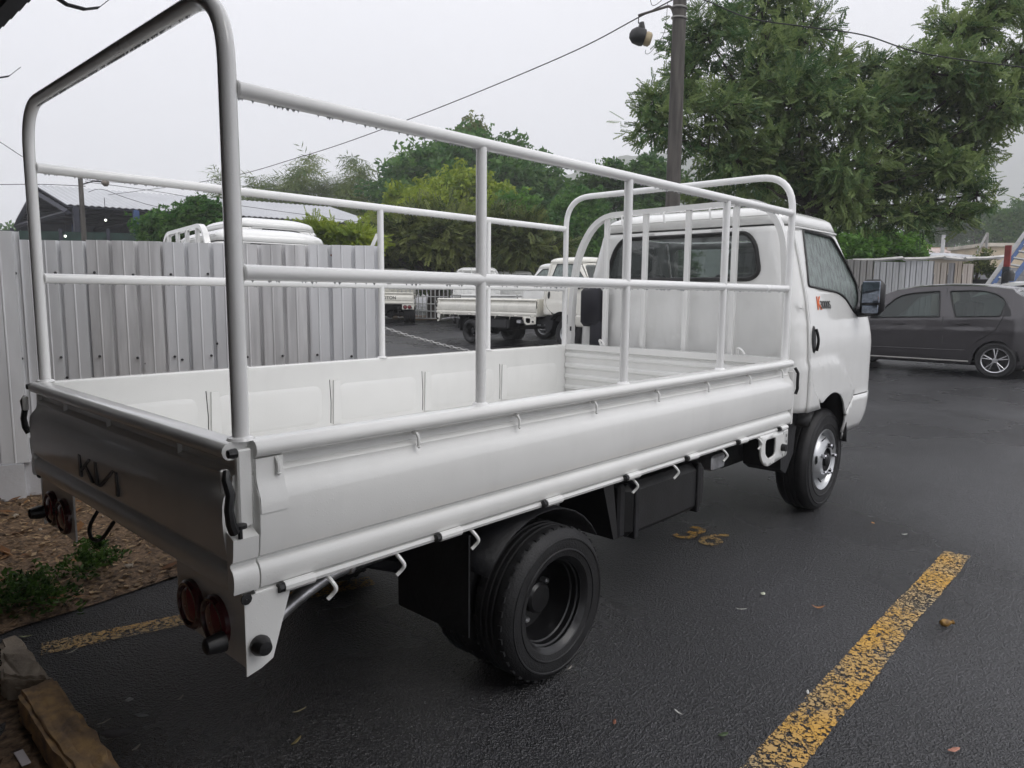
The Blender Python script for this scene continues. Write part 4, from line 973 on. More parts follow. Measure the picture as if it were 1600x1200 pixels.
# bamboo: feathery culms
ORD = [0, 1, 2, 4, 3, 5, 6, 7, 8, 9, 10, 12, 11]
for i, (u, vt, lean) in enumerate([(372, 272, -6), (400, 290, 4), (425, 275, -5), (460, 240, 12), (445, 262, 6), (480, 272, -6), (500, 258, -8), (522, 275, 8), (545, 255, 5), (560, 285, -4), (577, 246, -6), (600, 242, 10), (590, 280, 4)]):
    d = 54+(i*7) % 9; rs = np.random.RandomState(60+i); b = np.array(gpt(u, 460, d)); tp = np.array(at(u+lean, vt, d)); 
    T = thing('bamboo', '%s feathery bamboo culm from the left above the shed roof' % 'first second third fourth fifth sixth seventh eighth ninth tenth eleventh twelfth thirteenth'.split()[ORD[i]], 'bamboo', tuple(b), 0, 'bamboo culms above the shed roof')
    pts = [b+(tp-b)*t+np.array([0, 0, .6*math.sin(t*3.1)*0])+np.append(Rv[:2]*(.9*t**3*math.copysign(1, lean)), 0) for t in np.linspace(0, 1, 12)]
    MB().tube([tuple(p) for p in pts], [.05*(1-.8*t) for t in np.linspace(0, 1, 12)], 5).obj('culm', mat('bamboo_culm', (.10, .11, .04), .6), T, smooth=60, org=tuple(b))
    n = 330; t = .30+.70*rs.rand(n); k = (t*11).clip(0, 10.99); i0 = k.astype(int); A = np.array(pts); P = A[i0]+(A[i0+1]-A[i0])*(k-i0)[:, None]
    wdt = .9*(1-t)**.6+.15; D = rs.randn(n, 3); D[:, 2] = abs(D[:, 2])*.3; D /= np.linalg.norm(D, axis=1)[:, None]
    P = P+D*wdt[:, None]*(rs.rand(n, 1)**.6)*.8
    V, tt = twigs(P, D, 1.25, 'blade', np.clip(rs.rand()*.6+rs.randn(n)*.2+.1, 0, 1), rs, 1.0); leafobj('foliage', V, tt, LM_BAMB, T, tuple(b))
grow('bamboo_thicket', 'yellow green bamboo thicket filling in below the feathery culms', 'bamboo', [(u, 322+((u*7) % 13), 57, 24) for u in range(365, 625, 24)]+[(450, 292, 57, 18), (520, 292, 57, 16), (560, 298, 57, 16)], 5200, 'blade', .85, LM_BAMB, gpt(480, 460, 57), 44, rt=.05, limbs=False, shell=4, droop=.8)
grow('hedge', 'dense hedge of bushes along the far side of the truck yard', 'hedge', [(u, 425+((u*7) % 11), 44, 36) for u in range(380, 1060, 42)]+[(u, 400, 46, 30) for u in range(560, 1060, 50)], 9000, 'clump', .7, LM_FAR, gpt(700, 460, 44), 41, rt=.08, limbs=False, shell=5)
grow('hedge', 'low far hedge line behind the shed on the left', 'hedge', [(u, 372+((u*5) % 9), 70, 26) for u in range(-150, 380, 34)]+[(u, 410, 70, 40) for u in range(-150, 700, 60)], 4200, 'clump', 1.1, LM_FAR, gpt(100, 460, 70), 42, rt=.08, limbs=False, shell=5)
grow('hedge', 'far tree line behind the houses under the hill', 'hedge', [(u, 378+((u*5) % 9), 120, 26) for u in range(1180, 1850, 34)]+[(u, 415, 118, 40) for u in range(1180, 1850, 60)], 4200, 'clump', 1.7, LM_FAR, gpt(1500, 460, 120), 43, rt=.08, limbs=False, shell=5)

# ================================================================== structures beyond the yard
ROOFW = mat('pale_metal_roof', (.46, .47, .49), .5, .1, var=.06, scale=.6)
SDARK = mat('shed_steel_and_shade', (.018, .020, .035), .7, var=.3, scale=2)  # dark steel, and the shade painted inside the shed
SBLUE = mat('blue_column', (.03, .07, .20), .5)
GNET = mat('green_shade_net', (.012, .035, .028), .8, var=.3, scale=3)
LIT = bpy.data.materials.new('lit_lamp'); LIT.use_nodes = True; LIT.node_tree.nodes['Principled BSDF'].inputs['Emission Color'].default_value = (.95, 1, .85, 1); LIT.node_tree.nodes['Principled BSDF'].inputs['Emission Strength'].default_value = 2.0
sh_o = gpt(300, 460, 42)
shed = thing('open_shed', 'large open sided shed with pale roof behind the corrugated fence', 'shed', sh_o)
A = np.array(at(105, 320, 35)); B_ = np.array(at(600, 348, 44)); F_ = np.array(at(24, 345, 43)); Rg = np.array(at(54, 289, 39)); dirL = B_-A; dirL[2] = 0
zE, zR = A[2], Rg[2]
def P3(a, z): return (a[0], a[1], z)
A[2] = zE; B2 = A+dirL; F2 = F_.copy(); F2[2] = zE; G2 = F2+dirL; R1 = Rg; R2_ = Rg+dirL
def slab(mb, a, b, c, d, th):
    mb.add([tuple(a), tuple(b), tuple(c), tuple(d)]+[tuple(np.array(q)-np.array([0, 0, th])) for q in (a, b, c, d)], [(0, 1, 2, 3), (7, 6, 5, 4), (0, 4, 5, 1), (1, 5, 6, 2), (2, 6, 7, 3), (3, 7, 4, 0)])
def roofribs(a, b, c, d, n, name, m, parent, org):
    """corrugated slope a-b (eave) to d-c (ridge)"""
    mb = MB(); a, b, c, d = map(np.array, (a, b, c, d)); k = 2*n+1
    for i in range(k):
        t = i/(k-1); off = np.array([0, 0, .06 if i % 2 else 0]); mb.v += [tuple(a+(b-a)*t+off), tuple(d+(c-d)*t+off)]
    mb.f = [(2*i, 2*i+2, 2*i+3, 2*i+1) for i in range(k-1)]
    return mb.obj(name, m, parent, smooth=0, thick=.03, org=org)
roofribs(A, B2, R2_, R1, 55, 'roof', ROOFW, shed, sh_o); roofribs(F2, G2, R2_-np.array([0, 0, .02]), R1-np.array([0, 0, .02]), 55, 'roof', ROOFW, shed, sh_o)
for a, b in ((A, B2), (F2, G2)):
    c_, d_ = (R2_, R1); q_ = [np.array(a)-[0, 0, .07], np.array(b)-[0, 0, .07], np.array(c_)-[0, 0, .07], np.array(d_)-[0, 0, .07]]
    mb = MB(); slab(mb, *q_, .03); mb.obj('roof_shade', SDARK, shed, smooth=0, org=sh_o)  # dark slab under the pale roof stands in for its shade
for t in np.linspace(.02, .98, 7):
    for a, b in ((A, B2), (F2, G2)):
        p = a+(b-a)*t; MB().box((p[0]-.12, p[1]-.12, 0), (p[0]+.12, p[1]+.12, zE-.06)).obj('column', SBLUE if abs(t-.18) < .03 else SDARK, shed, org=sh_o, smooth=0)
for t in (.0, .25, .5, .75, 1):
    for a, b in ((A, R1), (F2, R1)):
        q0, q1 = a+dirL*t, b+dirL*t; MB().tube([tuple(q0-[0, 0, .35]), tuple(q1-[0, 0, .4])], .14, 4).obj('rafter', SDARK, shed, org=sh_o, smooth=0)
    MB().tube([tuple(A+dirL*t-[0, 0, .35]), tuple(F2+dirL*t-[0, 0, .35])], .12, 4).obj('tie_beam', SDARK, shed, org=sh_o, smooth=0)
for k in range(1, 8):
    for a in (A, F2):
        q0 = a+(R1-a)*k/8-[0, 0, .16]; MB().tube([tuple(q0), tuple(q0+dirL)], .06, 4).obj('purlin', SDARK, shed, org=sh_o, smooth=0)
mb = MB(); slab(mb, F2+[0, 0, -.5], G2+[0, 0, -.5], G2+[0, 0, -5.2], F2+[0, 0, -5.2], .02)
nrm_ = np.array([0, 0, 0]); MB().add([tuple(F2+[0, 0, -.1]), tuple(G2+[0, 0, -.1]), tuple(G2+[0, 0, -zE]), tuple(F2+[0, 0, -zE]), tuple(F2+[.1, .1, -.1]), tuple(G2+[.1, .1, -.1]), tuple(G2+[.1, .1, -zE]), tuple(F2+[.1, .1, -zE])], [(0, 1, 2, 3), (7, 6, 5, 4), (0, 4, 5, 1), (1, 5, 6, 2), (2, 6, 7, 3), (3, 7, 4, 0)]).obj('shade_wall', SDARK, shed, org=sh_o, smooth=0)  # dark wall paints the shaded interior below the eave
for u, v in ((102, 369), (165, 344), (251, 369)):
    p = at(u, v, 29.5); MB().lathe([(.001, .05), (.04, .03), (.05, 0), (.04, -.03), (.001, -.05)], p, 'z', 10).obj('lit_lamp', LIT, shed, org=sh_o); MB().tube([(p[0], p[1], p[2]+.1), (p[0], p[1], p[2]+.9)], .012, 4).obj('lamp_cord', SDARK, shed, org=sh_o)
# shade-net lean-to in front of the shed
ln_o = gpt(100, 460, 30); ln = thing('netting_screen', 'dark green netting screen on posts under the shed roof', 'screen', ln_o)
a, b = np.array(at(-60, 358, 30)), np.array(at(240, 360, 31.5))
for k in range(4):
    z0 = 0 if k == 0 else a[2]-.10-.42*(4-k)+.04; z1 = a[2]-.42*(3-k) if k else a[2]-1.35
    MB().add([(a[0], a[1], z0), (b[0], b[1], z0), (b[0], b[1], z1), (a[0], a[1], z1), (a[0]+.05, a[1]+.05, z0), (b[0]+.05, b[1]+.05, z0), (b[0]+.05, b[1]+.05, z1), (a[0]+.05, a[1]+.05, z1)], [(0, 1, 2, 3), (7, 6, 5, 4), (0, 4, 5, 1), (1, 5, 6, 2), (2, 6, 7, 3), (3, 7, 4, 0)]).obj('net_panel', GNET, ln, org=ln_o, smooth=0)
for t in np.linspace(0, 1, 5):
    q = a+(b-a)*t; MB().box((q[0]-.06, q[1]-.09, 0), (q[0]+.06, q[1]-.01, q[2]+.05)).obj('post', SDARK, ln, org=ln_o, smooth=0)

# utility poles and cables
WOOD = mat('weathered_pole_wood', (.05, .046, .042), .9, col2=(.115, .105, .095), scale=9, bump=.7, bscale=20, stretch=(1, 1, .12))
STRAP = mat('grey_strap', (.35, .34, .32), .6)
WIRE = mat('black_cable', (.012, .012, .013), .6)
pb = np.array(gpt(1046, 460, 14)); up = thing('utility_pole', 'thick wooden utility pole with a hanging yard lamp on its arm', 'pole', tuple(pb)); po = tuple(pb)
px_, py_ = pb[0], pb[1]
MB().tube([(px_, py_, 0), (px_, py_, 4), (px_, py_, 9.5)], [.155, .135, .115], 14).obj('pole', WOOD, up, org=po, smooth=60)
za = at(1060, 28, 14)[2]; e_ = np.array(at(998, 24, 13.9)); 
MB().tube(bend([(px_-.08*Rv[0], py_-.08*Rv[1], za-.25), (px_-.16*Rv[0], py_-.16*Rv[1], za-.02), tuple(e_)], .1, 4), .024, 8).obj('arm', mat('arm_steel', (.08, .07, .06), .6), up, org=po)
for v in (33, 48):
    z = at(1060, v, 14)[2]; MB().tube([(px_+.14*math.cos(a_), py_+.14*math.sin(a_), z+.02*math.sin(a_)) for a_ in np.linspace(0, 6.28, 17)[:-1]], .016, 5, closed=True).obj('strap', STRAP, up, org=po)
MB().tube([(px_-.2*Rv[0], py_-.2*Rv[1], za+.42), (px_+.2*Rv[0], py_+.2*Rv[1], za+.42)], .04, 6).obj('insulator', BLK, up, org=po)
lp = thing('yard_lamp', 'black hanging yard lamp with a yellowed lens under the pole arm', 'lamp', tuple(e_-[0, 0, .5])); lo = tuple(e_-[0, 0, .5])
ld = Vector(Rv)*.9+Vector((0, 0, -.25)); ld.normalize(); c0 = Vector(at(1002, 58, 13.9))
def along(prof, c, d, n=16):
    rot = d.to_track_quat('Z', 'Y').to_matrix(); mb = MB().lathe(prof, (0, 0, 0), 'z', n); mb.v = [tuple(rot @ Vector(p)+c) for p in mb.v]; return mb
along([(.001, -.24), (.08, -.22), (.15, -.14), (.165, 0), (.15, .06), (.12, .07)], c0, ld).obj('housing', BLK, lp, org=lo)
along([(.12, .065), (.135, .10), (.13, .17), (.09, .20), (.001, .205)], c0, ld).obj('lens', mat('yellowed_lens', (.50, .40, .24), .3, coat=.3), lp, org=lo)
MB().tube([tuple(e_), tuple(e_-[0, 0, .14]), tuple(c0+Vector((0, 0, .26))), tuple(c0+Vector((0, 0, .05)))], [.008, .012, .05, .10], 8).obj('hanger', BLK, lp, org=lo)
def cable(pts, r=.012, label='', grp='overhead cables', n=16):
    P = [Vector(at(*p)) for p in pts]; path = []
    for i in range(len(P)-1):
        a, b, c, d = P[max(i-1, 0)], P[i], P[i+1], P[min(i+2, len(P)-1)]
        for k in range(n):
            t = k/n; path.append(tuple(.5*((2*b)+(c-a)*t+(2*a-5*b+4*c-d)*t*t+(3*b-a-3*c+d)*t**3)))
    path.append(tuple(P[-1])); o = MB().tube(path, r, 5).obj('power_cable', WIRE, smooth=60, org=path[0]); return tag(o, label, 'cable', grp)
cable([(1058, -4, 14), (1000, 26, 14.6), (870, 92, 17), (640, 186, 22), (470, 245, 27), (310, 285, 33), (60, 318, 46)], .013, 'long black cable sagging from the lamp pole to the lower left')
cable([(1058, -8, 14), (1100, 0, 13.8), (1170, 28, 13.6), (1260, 42, 13.4), (1350, 55, 13.3), (1450, 85, 13.2), (1640, 110, 13)], .012, 'black cable running right from the lamp pole into the tree')
cable([(1043, 5, 14), (1038, 50, 14), (1018, 80, 14), (1009, 84, 14), (1009, 78, 14)], .005, 'thin loose wire dangling beside the yard lamp')
cable([(1015, -12, 14), (1019, 8, 14), (1032, 2, 14), (1040, -12, 14)], .006, 'small wire loop above the lamp arm')
sp = np.array(gpt(137, 460, 25)); st = thing('street_lamp_pole', 'slim wooden pole with a small street lamp behind the fence', 'street lamp', tuple(sp)); so_ = tuple(sp)
zt = at(133, 275, 25)[2]
MB().tube([(sp[0], sp[1], 0), (sp[0], sp[1], zt)], [.10, .075], 8).obj('pole', WOOD, st, org=so_, smooth=60)
a = Vector((sp[0], sp[1], at(133, 292, 25)[2])); b = Vector(at(158, 284, 24.9)); MB().tube([tuple(a), tuple(a.lerp(b, .6)+Vector((0, 0, .06))), tuple(b)], .022, 6).obj('arm', WIRE, st, org=so_)
along([(.001, -.12), (.10, -.05), (.13, .04), (.10, .12), (.001, .16)], Vector(at(163, 285, 24.9)), Vector(Rv)+Vector((0, 0, -.4)), 12).obj('lamp_head', mat('lamp_head_grey', (.22, .19, .16), .5), st, org=so_)
cable([(-40, 200, 20), (0, 222, 21), (45, 250, 22), (95, 270, 23.5), (133, 279, 25)], .010, 'cable coming in from the upper left to the slim pole')
cable([(-40, 289, 30), (60, 288, 28), (133, 291, 25)], .014, 'level cable at the left of the slim pole')
cable([(133, 284, 25), (250, 300, 27), (380, 322, 30), (600, 352, 36)], .010, 'cable descending right from the slim pole across the shed roof')
cable([(133, 281, 25), (250, 289, 30), (370, 290, 36), (560, 310, 50)], .010, 'upper cable running right from the slim pole')
cable([(138, 300, 25), (160, 296, 25), (200, 310, 26), (260, 326, 28), (380, 345, 32)], .009, 'drooping cable under the slim pole lamp')

# ================================================================== parked trucks in the yard
SK = ('cargo_cage', 'raindrops', 'badge', 'air_intake', 'emblem')
GRP = 'trucks parked in the yard'
def park(label, x, y, rz, skip=SK, swap=None, dz_=0):
    t = copy_tree(truck, None, skip, swap); t.location = (x, y, hgt(x, y)+dz_); t.rotation_euler = (0, 0, rz); tag(t, label, 'truck', GRP); return t
park('cream white flatbed truck parked side on beyond the bed', 11.26, 12.16, -math.pi/2, SK+('cab_guard',), [(WHITE, OFFW)])
p = at(836, 460, 19.8); park('white flatbed truck facing left behind the cream side on one', p[0]+.85, p[1]-5.1, math.pi/2, SK, None)
p = at(647, 470, 24); a_ = .86
ft = park('cream flatbed truck seen from behind with lettering on its tailgate', p[0], p[1], a_, SK+('cab_guard',), [(WHITE, OFFW)])
tv, tf = textmesh('FOTON', .145)
gt_ = [c for c in ft.children if c.name.startswith('tailgate')][0]
lt = MB().add([(-.0085-z, 1.10-x, .845+y) for x, y, z in tv], tf).obj('lettering', DECALK, gt_, smooth=0)
def cab_at(u, d, a, lx=4.2, ly=.85):
    p = at(u, 460, d); return (p[0]-lx*math.cos(a)+ly*math.sin(a), p[1]-lx*math.sin(a)-ly*math.cos(a))
p = cab_at(742, 25.5, .9); park('small distant white truck with a rounded rack, left one of the pair', p[0], p[1], .9, SK)
p = cab_at(798, 28, 1.0); park('small distant white truck right of the other distant one', p[0], p[1], 1.0, SK+('cab_guard',))
p = at(264, 460, 7.35); q = Vector((3.42, 1.62)); a_ = R(-8); qq = Vector((q.x*math.cos(a_)-q.y*math.sin(a_), q.x*math.sin(a_)+q.y*math.cos(a_)))
park('white truck with rounded cab guard showing over the corrugated fence', p[0]-qq.x, p[1]-qq.y, a_, SK+('mirror',), None, -.01)
p = at(292, 460, 10.2); a_ = R(-5)
park('second white truck cab showing over the fence behind the first', p[0]-3.6, p[1]-1.75, a_, SK+('cab_guard',), None, .32)

# ================================================================== grey hatchback and neighbours
CARP_ = mat('grey_car_paint', (.070, .066, .070), .2, .4, var=.06, scale=3, coat=.5)
TRIM = mat('car_trim', (.012, .012, .013), .4)
ALLOY = mat('alloy_wheel', (.55, .55, .56), .25, .8)
REDL = mat('car_tail_lamp', (.55, .02, .03), .2, coat=.6)
L_, W2 = 3.52, .76
TOPP = [(0, .98), (.06, 1.12), (.22, 1.32), (.45, 1.44), (.9, 1.49), (1.4, 1.50), (1.9, 1.475), (2.25, 1.40), (2.6, 1.22), (2.95, .98), (3.2, .90), (3.42, .78), (3.52, .60)]
BELT = [(0, .94), (.5, .96), (1.2, .93), (2.0, .905), (2.7, .88), (3.1, .84), (3.52, .60)]
def carmap(x, v, off=0):
    """v: 0..1 sill to belt, 1..2 belt to roof edge, 2..3 roof edge to centre line"""
    top, belt = itab(TOPP, x), itab(BELT, x); top = max(top, belt+.02)
    e_ = 1-max(0, (.45-x)/.45)**2.2*.32-max(0, (x-2.9)/.62)**2*.38
    if v <= 1:
        z = .20+(belt-.20)*v; y = W2*e_*(1-.10*(1-v)**3-.02*v**3+.012*math.exp(-((v-.72)/.04)**2)); 
    elif v <= 2:
        t = v-1; z = belt+(top-.05-belt)*t; y = W2*e_*(.98-.22*t**1.15*min(1, (top-belt)/.5))
    else:
        t = v-2; yb = W2*e_*(.98-.22*min(1, (top-belt)/.5)); y = yb*(1-t); z = top-.05+.05*(1-(1-t)**3)
    xx = x+(.03*(v-1) if v > 1 and x < .4 else 0)
    xx += max(0, .63-x)*.25
    return (xx, y+off, z)
def build_car():
    T = thing('hatchback', 'dark grey small hatchback parked on the right with alloy wheels', 'car')
    arch = lambda c: [(c+.315*math.cos(a), (.285+.315*math.sin(a)-.2)/(itab(BELT, c)-.2)) for a in np.linspace(math.pi, 0, 13)]
    side = [(0.02, 0.12), (.30, 0)]+[p for p in arch(.63) if p[1] > .01]+[(.97, 0), (2.62, 0)]+[p for p in arch(2.97) if p[1] > .01]+[(3.32, 0.02), (3.5, .25), (3.52, 1), (3.0, 1.3), (2.75, 2), (0.02, 2)]
    W1 = rpoly([(.60, 1.04), (1.225, 1.04), (1.36, 1.84), (1.0, 1.88), (.70, 1.82), (.54, 1.55)], [.06, .03, .04, .1, .15, .1], 3)
    W2_ = rpoly([(1.45, 1.04), (2.52, 1.04), (2.50, 1.10), (2.12, 1.80), (1.50, 1.86)], [.03, .02, .03, .12, .04], 3)
    body = MB(); WQ = rpoly([(.42, 1.05), (.57, 1.05), (.53, 1.5), (.45, 1.3)], .02, 2)
    body.sheet(side, [W1, W2_], .07, carmap)
    off = len(body.v)
    mb2 = MB().sheet(side, [W1, W2_], .07, lambda x, v: (lambda q: (q[0], -q[1], q[2]))(carmap(x, v))); body.add(mb2.v, mb2.f)
    # roof, bonnet, hatch with screen openings
    full = MB()
    WSr = rpoly([(2.14, 2.06), (2.80, 2.12), (2.80, 3.88), (2.14, 3.94)], .04, 2); RSr = rpoly([(.05, 2.12), (.33, 2.10), (.33, 3.90), (.05, 3.88)], .04, 2)
    def rm(x, v):
        if v <= 3: return carmap(x, v)
        q = carmap(x, 6-v); return (q[0], -q[1], q[2])
    body.sheet([(.02, 2), (3.5, 2), (3.5, 4), (.02, 4)], [WSr, RSr], .09, rm)
    # tail and nose closures
    for x in (.02, 3.5):
        prof = [carmap(x, v)[1:] for v in (.12, .3, .5, .7, .9, 1, 1.3, 1.6, 2, 2.4, 3)]; ring = prof+[(-y, z) for y, z in reversed(prof[:-1])]
        n_ = len(ring); s = -.05 if x < 1 else .05
        x = carmap(x, .5)[0]; s = -.04 if x < 1 else .05; body.add([(x, y, z) for y, z in ring]+[(x+s, y*.9, z*.97+.02) for y, z in ring], [(i, (i+1) % n_, n_+(i+1) % n_, n_+i) for i in range(n_-1)]+[tuple(range(n_, 2*n_))])
    b = body.obj('body', CARP_, T, smooth=32)
    for sg in (1, -1):
        f = lambda x, v, sg=sg, o=-.012: (lambda q: (q[0], sg*q[1], q[2]))(carmap(x, v, o))
        for Wn in (W1, W2_):
            MB().sheet(Wn, [], .09, f).obj('window', GL_C, T, smooth=60)
            MB().tube([f(x, v, o=.0) for x, v in densify(Wn, .08)], .012, 5, closed=True).obj('window_trim', TRIM, T)
        MB().sheet(WQ, [], .05, lambda x, v: f(x, v, o=.004)).obj('quarter_light', TRIM, T, smooth=0, thick=.003)
        for pts in ([(1.38, .05), (1.38, .5), (1.40, 1.0), (1.40, 1.95)], [(2.55, .05), (2.58, .5), (2.55, 1.02)], [(.98, .22), (.90, .5), (.66, .75), (.56, 1.0), (.50, 1.5)], [(2.62, 0.02), (.97, .02)]):
            MB().tube([f(*q, o=.001) for q in densify(pts, .08)[:-1] if q[1] < 1.96][:60] if False else [f(*q, o=.001) for q in pts], .005, 4).obj('door_seam', TRIM, T)
        for hx in (1.10, 2.05): MB().tube([f(hx-.09, .88, o=.014), f(hx, .885, o=.032), f(hx+.09, .88, o=.014)], .016, 6).obj('door_handle', CARP_, T)
        MB().tube([f(x, .06, o=.006) for x in np.linspace(1.0, 2.6, 8)], .012, 5).obj('sill_trim', STRAP, T)
        MB().tube([f(x, .30, o=.003) for x in np.linspace(1.05, 2.5, 8)], .006, 4).obj('door_crease', CARP_, T)
        MB().sheet(rpoly([(.03, .78), (.13, .80), (.20, 1.30), (.07, 1.45)], .03, 2), [], .04, lambda x, v: f(x, v, o=.006)).obj('tail_lamp', REDL, T, smooth=60, thick=.004)
        MB().bbox((2.42, sg*.86-.07, .93), (2.52, sg*.86+.07, 1.06), .03).obj('mirror', CARP_, T)
        for wx in (.63, 2.97):
            yo = sg*.745; s = sg
            mb = MB()
            for a in np.linspace(math.pi, 0, 14):
                for y in (sg*.72, sg*.50): mb.v.append((wx+.312*math.cos(a), y, .285+.31*math.sin(a)))
            mb.f = [(2*i, 2*i+1, 2*i+3, 2*i+2) for i in range(13)]; mb.obj('wheel_well', TRIM, T, smooth=60)
            w_ = MB().lathe([(.195, yo-s*.01), (.205, yo), (.25, yo+s*.004), (.277, yo-s*.012), (.283, yo-s*.04), (.283, yo-s*.14), (.27, yo-s*.17), (.19, yo-s*.17)], (wx, 0, .285), 'y', 36).obj('wheel', RUB, T)
            r_ = MB().lathe([(.198, yo-s*.008), (.192, yo+s*.002), (.178, yo-s*.006), (.172, yo-s*.03), (.16, yo-s*.09), (.001, yo-s*.095)], (wx, 0, .285), 'y', 36)
            r_.obj('rim', TRIM, w_)
            MB().lathe([(.198, yo-s*.006), (.193, yo+s*.004), (.180, yo-s*.004), (.176, yo-s*.02)], (wx, 0, .285), 'y', 36).obj('rim_ring', ALLOY, w_)
            sp_ = MB()
            for k in range(5):
                a = k*2*math.pi/5+.3
                for da in (-.16, .16):
                    sp_.tube([(wx+.03*math.cos(a), yo-s*.012, .285+.03*math.sin(a)), (wx+.18*math.cos(a+da), yo-s*.010, .285+.18*math.sin(a+da))], .009, 4)
            sp_.lathe([(.045, yo-s*.02), (.04, yo-s*.002), (.001, yo)], (wx, 0, .285), 'y', 14); sp_.obj('spokes', ALLOY, w_, smooth=30)
    MB().sheet(WSr, [], .12, lambda x, v: (lambda q: (q[0], q[1], q[2]-.006))(rm(x, v))).obj('windscreen', GL_C, T, smooth=60)
    MB().sheet(RSr, [], .12, lambda x, v: (lambda q: (q[0], q[1], q[2]-.006))(rm(x, v))).obj('rear_screen', GL_C, T, smooth=60)
    MB().bbox((.10, -.60, .25), (.24, .60, .55), .04).obj('bumper', CARP_, T, smooth=60)
    MB().box((.3, -.6, .18), (3.2, .6, .24)).bbox((.7, -.6, .25), (2.9, .6, .6), .05).bbox((1.1, -.6, .6), (1.3, -.1, 1.2), .04).bbox((1.1, .1, .6), (1.3, .6, 1.2), .04).obj('interior', DINT, T)
    return T
car = build_car()
cr_ = np.array(at(1552, 588, 11.3)); fr_ = np.array(at(1362, 575, 12.0)); dv = (fr_-cr_)[:2]; ca = math.atan2(dv[1], dv[0])
ca = ca-R(20)
car.location = (cr_[0]-.63*math.cos(ca)+.75*math.sin(ca), cr_[1]-.63*math.sin(ca)-.75*math.cos(ca), hgt(12.8, 1)); car.rotation_euler = (0, 0, ca)
BLUEP = mat('dark_blue_car_paint', (.02, .025, .035), .25, .3, coat=.5)
c2 = copy_tree(car, None, (), [(CARP_, BLUEP)]); p = at(1590, 560, 15); c2.location = (p[0], p[1]-1.4, .10); c2.rotation_euler = (0, 0, ca-R(12)); tag(c2, 'blue black hatchback behind the grey one, roof just showing', 'car')
c3 = copy_tree(car, None, (), [(CARP_, WHITE)]); p = at(1598, 540, 19.5); c3.location = (p[0], p[1]-1.6, .42); c3.rotation_euler = (0, 0, ca+R(4)); tag(c3, 'white car by the red post, only its side window corner visible', 'car')

# yard wall on the right: assorted sheets under a pale capping
rf_o = gpt(1400, 460, 20.5); rf = thing('yard_wall', 'long wall of mismatched metal sheets under a pale sagging capping behind the grey car', 'wall', rf_o)
pa, pz = np.array(at(1150, 460, 19)), np.array(at(1515, 460, 21)); tops = [407, 407, 407, 406, 405]
cols = [(.36, .35, .33), (.34, .335, .32), (.37, .36, .345), (.33, .33, .32), (.35, .34, .33), (.47, .48, .49), (.50, .51, .53), (.40, .36, .32), (.25, .25, .26), (.43, .37, .31), (.48, .43, .39)]
edges = [0, .11, .22, .33, .44, .55, .69, .82, .88, .91, .95, 1.0]
for i in range(11):
    a = pa+(pz-pa)*edges[i]; b = pa+(pz-pa)*edges[i+1]; zt_ = at(1400, 409, 20.5)[2]+.03*math.sin(i*2.3)
    corr_sheet(a[:2], b[:2], 0, zt_, mat('wall_sheet_%s' % 'abcdefghijk'[i], cols[i], .6, .1, var=.10, scale=2, stretch=(6, 6, .3)), rf, rf_o, pitch=.20, jog=.02*(i % 3))
CAPM = mat('pale_capping', (.55, .54, .52), .7, var=.15, scale=3)
for (u0, v0, u1, v1) in ((1150, 404, 1330, 408), (1332, 407, 1410, 403), (1412, 405, 1475, 401), (1476, 402.5, 1520, 405), (1508, 404, 1572, 400.5)):
    a, b = Vector(at(u0, v0, 20)), Vector(at(u1, v1, 20.6)); MB().tube([tuple(a), tuple(a.lerp(b, .5)+Vector((0, 0, -.02))), tuple(b)], [.05, .045, .05], 4).obj('capping', CAPM, rf, smooth=0, org=rf_o)
# grey block wall, dead shrub and crate right of it
bw_o = gpt(1560, 460, 24)
bw = thing('block_wall', 'grey block wall with a dark planter to the right of the sheet wall', 'wall', bw_o)
BLKM = mat('grey_block', (.26, .26, .27), .9, var=.15, scale=5)
a, b = np.array(at(1508, 460, 24)), np.array(at(1680, 460, 25)); zt_ = at(1540, 417, 24)[2]
for r in range(10):
    for k in range(9):
        t0, t1 = (k+(.5 if r % 2 else 0))/9.5, (k+.96+(.5 if r % 2 else 0))/9.5
        p0, p1 = a+(b-a)*t0, a+(b-a)*t1; z0 = r*zt_/10; z1 = z0+zt_/10*.93
        boxline(p0[:2], p1[:2], .15, z0, z1, BLKM, 'block', bw, bw_o)
boxline((a+(b-a)*.01)[:2], b[:2], .13, 0, zt_-.01, mat('mortar', (.18, .18, .18), .9), 'mortar', bw, bw_o)
p = at(1525, 438, 22.5); tag(MB().bbox((p[0]-.35, p[1]-.35, hgt(*p[:2])), (p[0]+.35, p[1]+.35, p[2]), .03).box((p[0]-.39, p[1]-.39, p[2]-.10), (p[0]+.39, p[1]+.39, p[2]+.02)).obj('planter', TRIM, smooth=0, org=(p[0], p[1], hgt(*p[:2]))), 'dark square planter below the thin shrub', 'planter')
grow('shrub', 'thin sparse shrub growing from the dark planter', 'shrub', [(1530, 412, 22.5, 14), (1520, 420, 22.5, 12), (1545, 418, 22.5, 13), (1534, 400, 22.5, 12)], 260, 'clump', .2, LM_OLV, (p[0], p[1], p[2]), 51, rt=.05, sub=12)
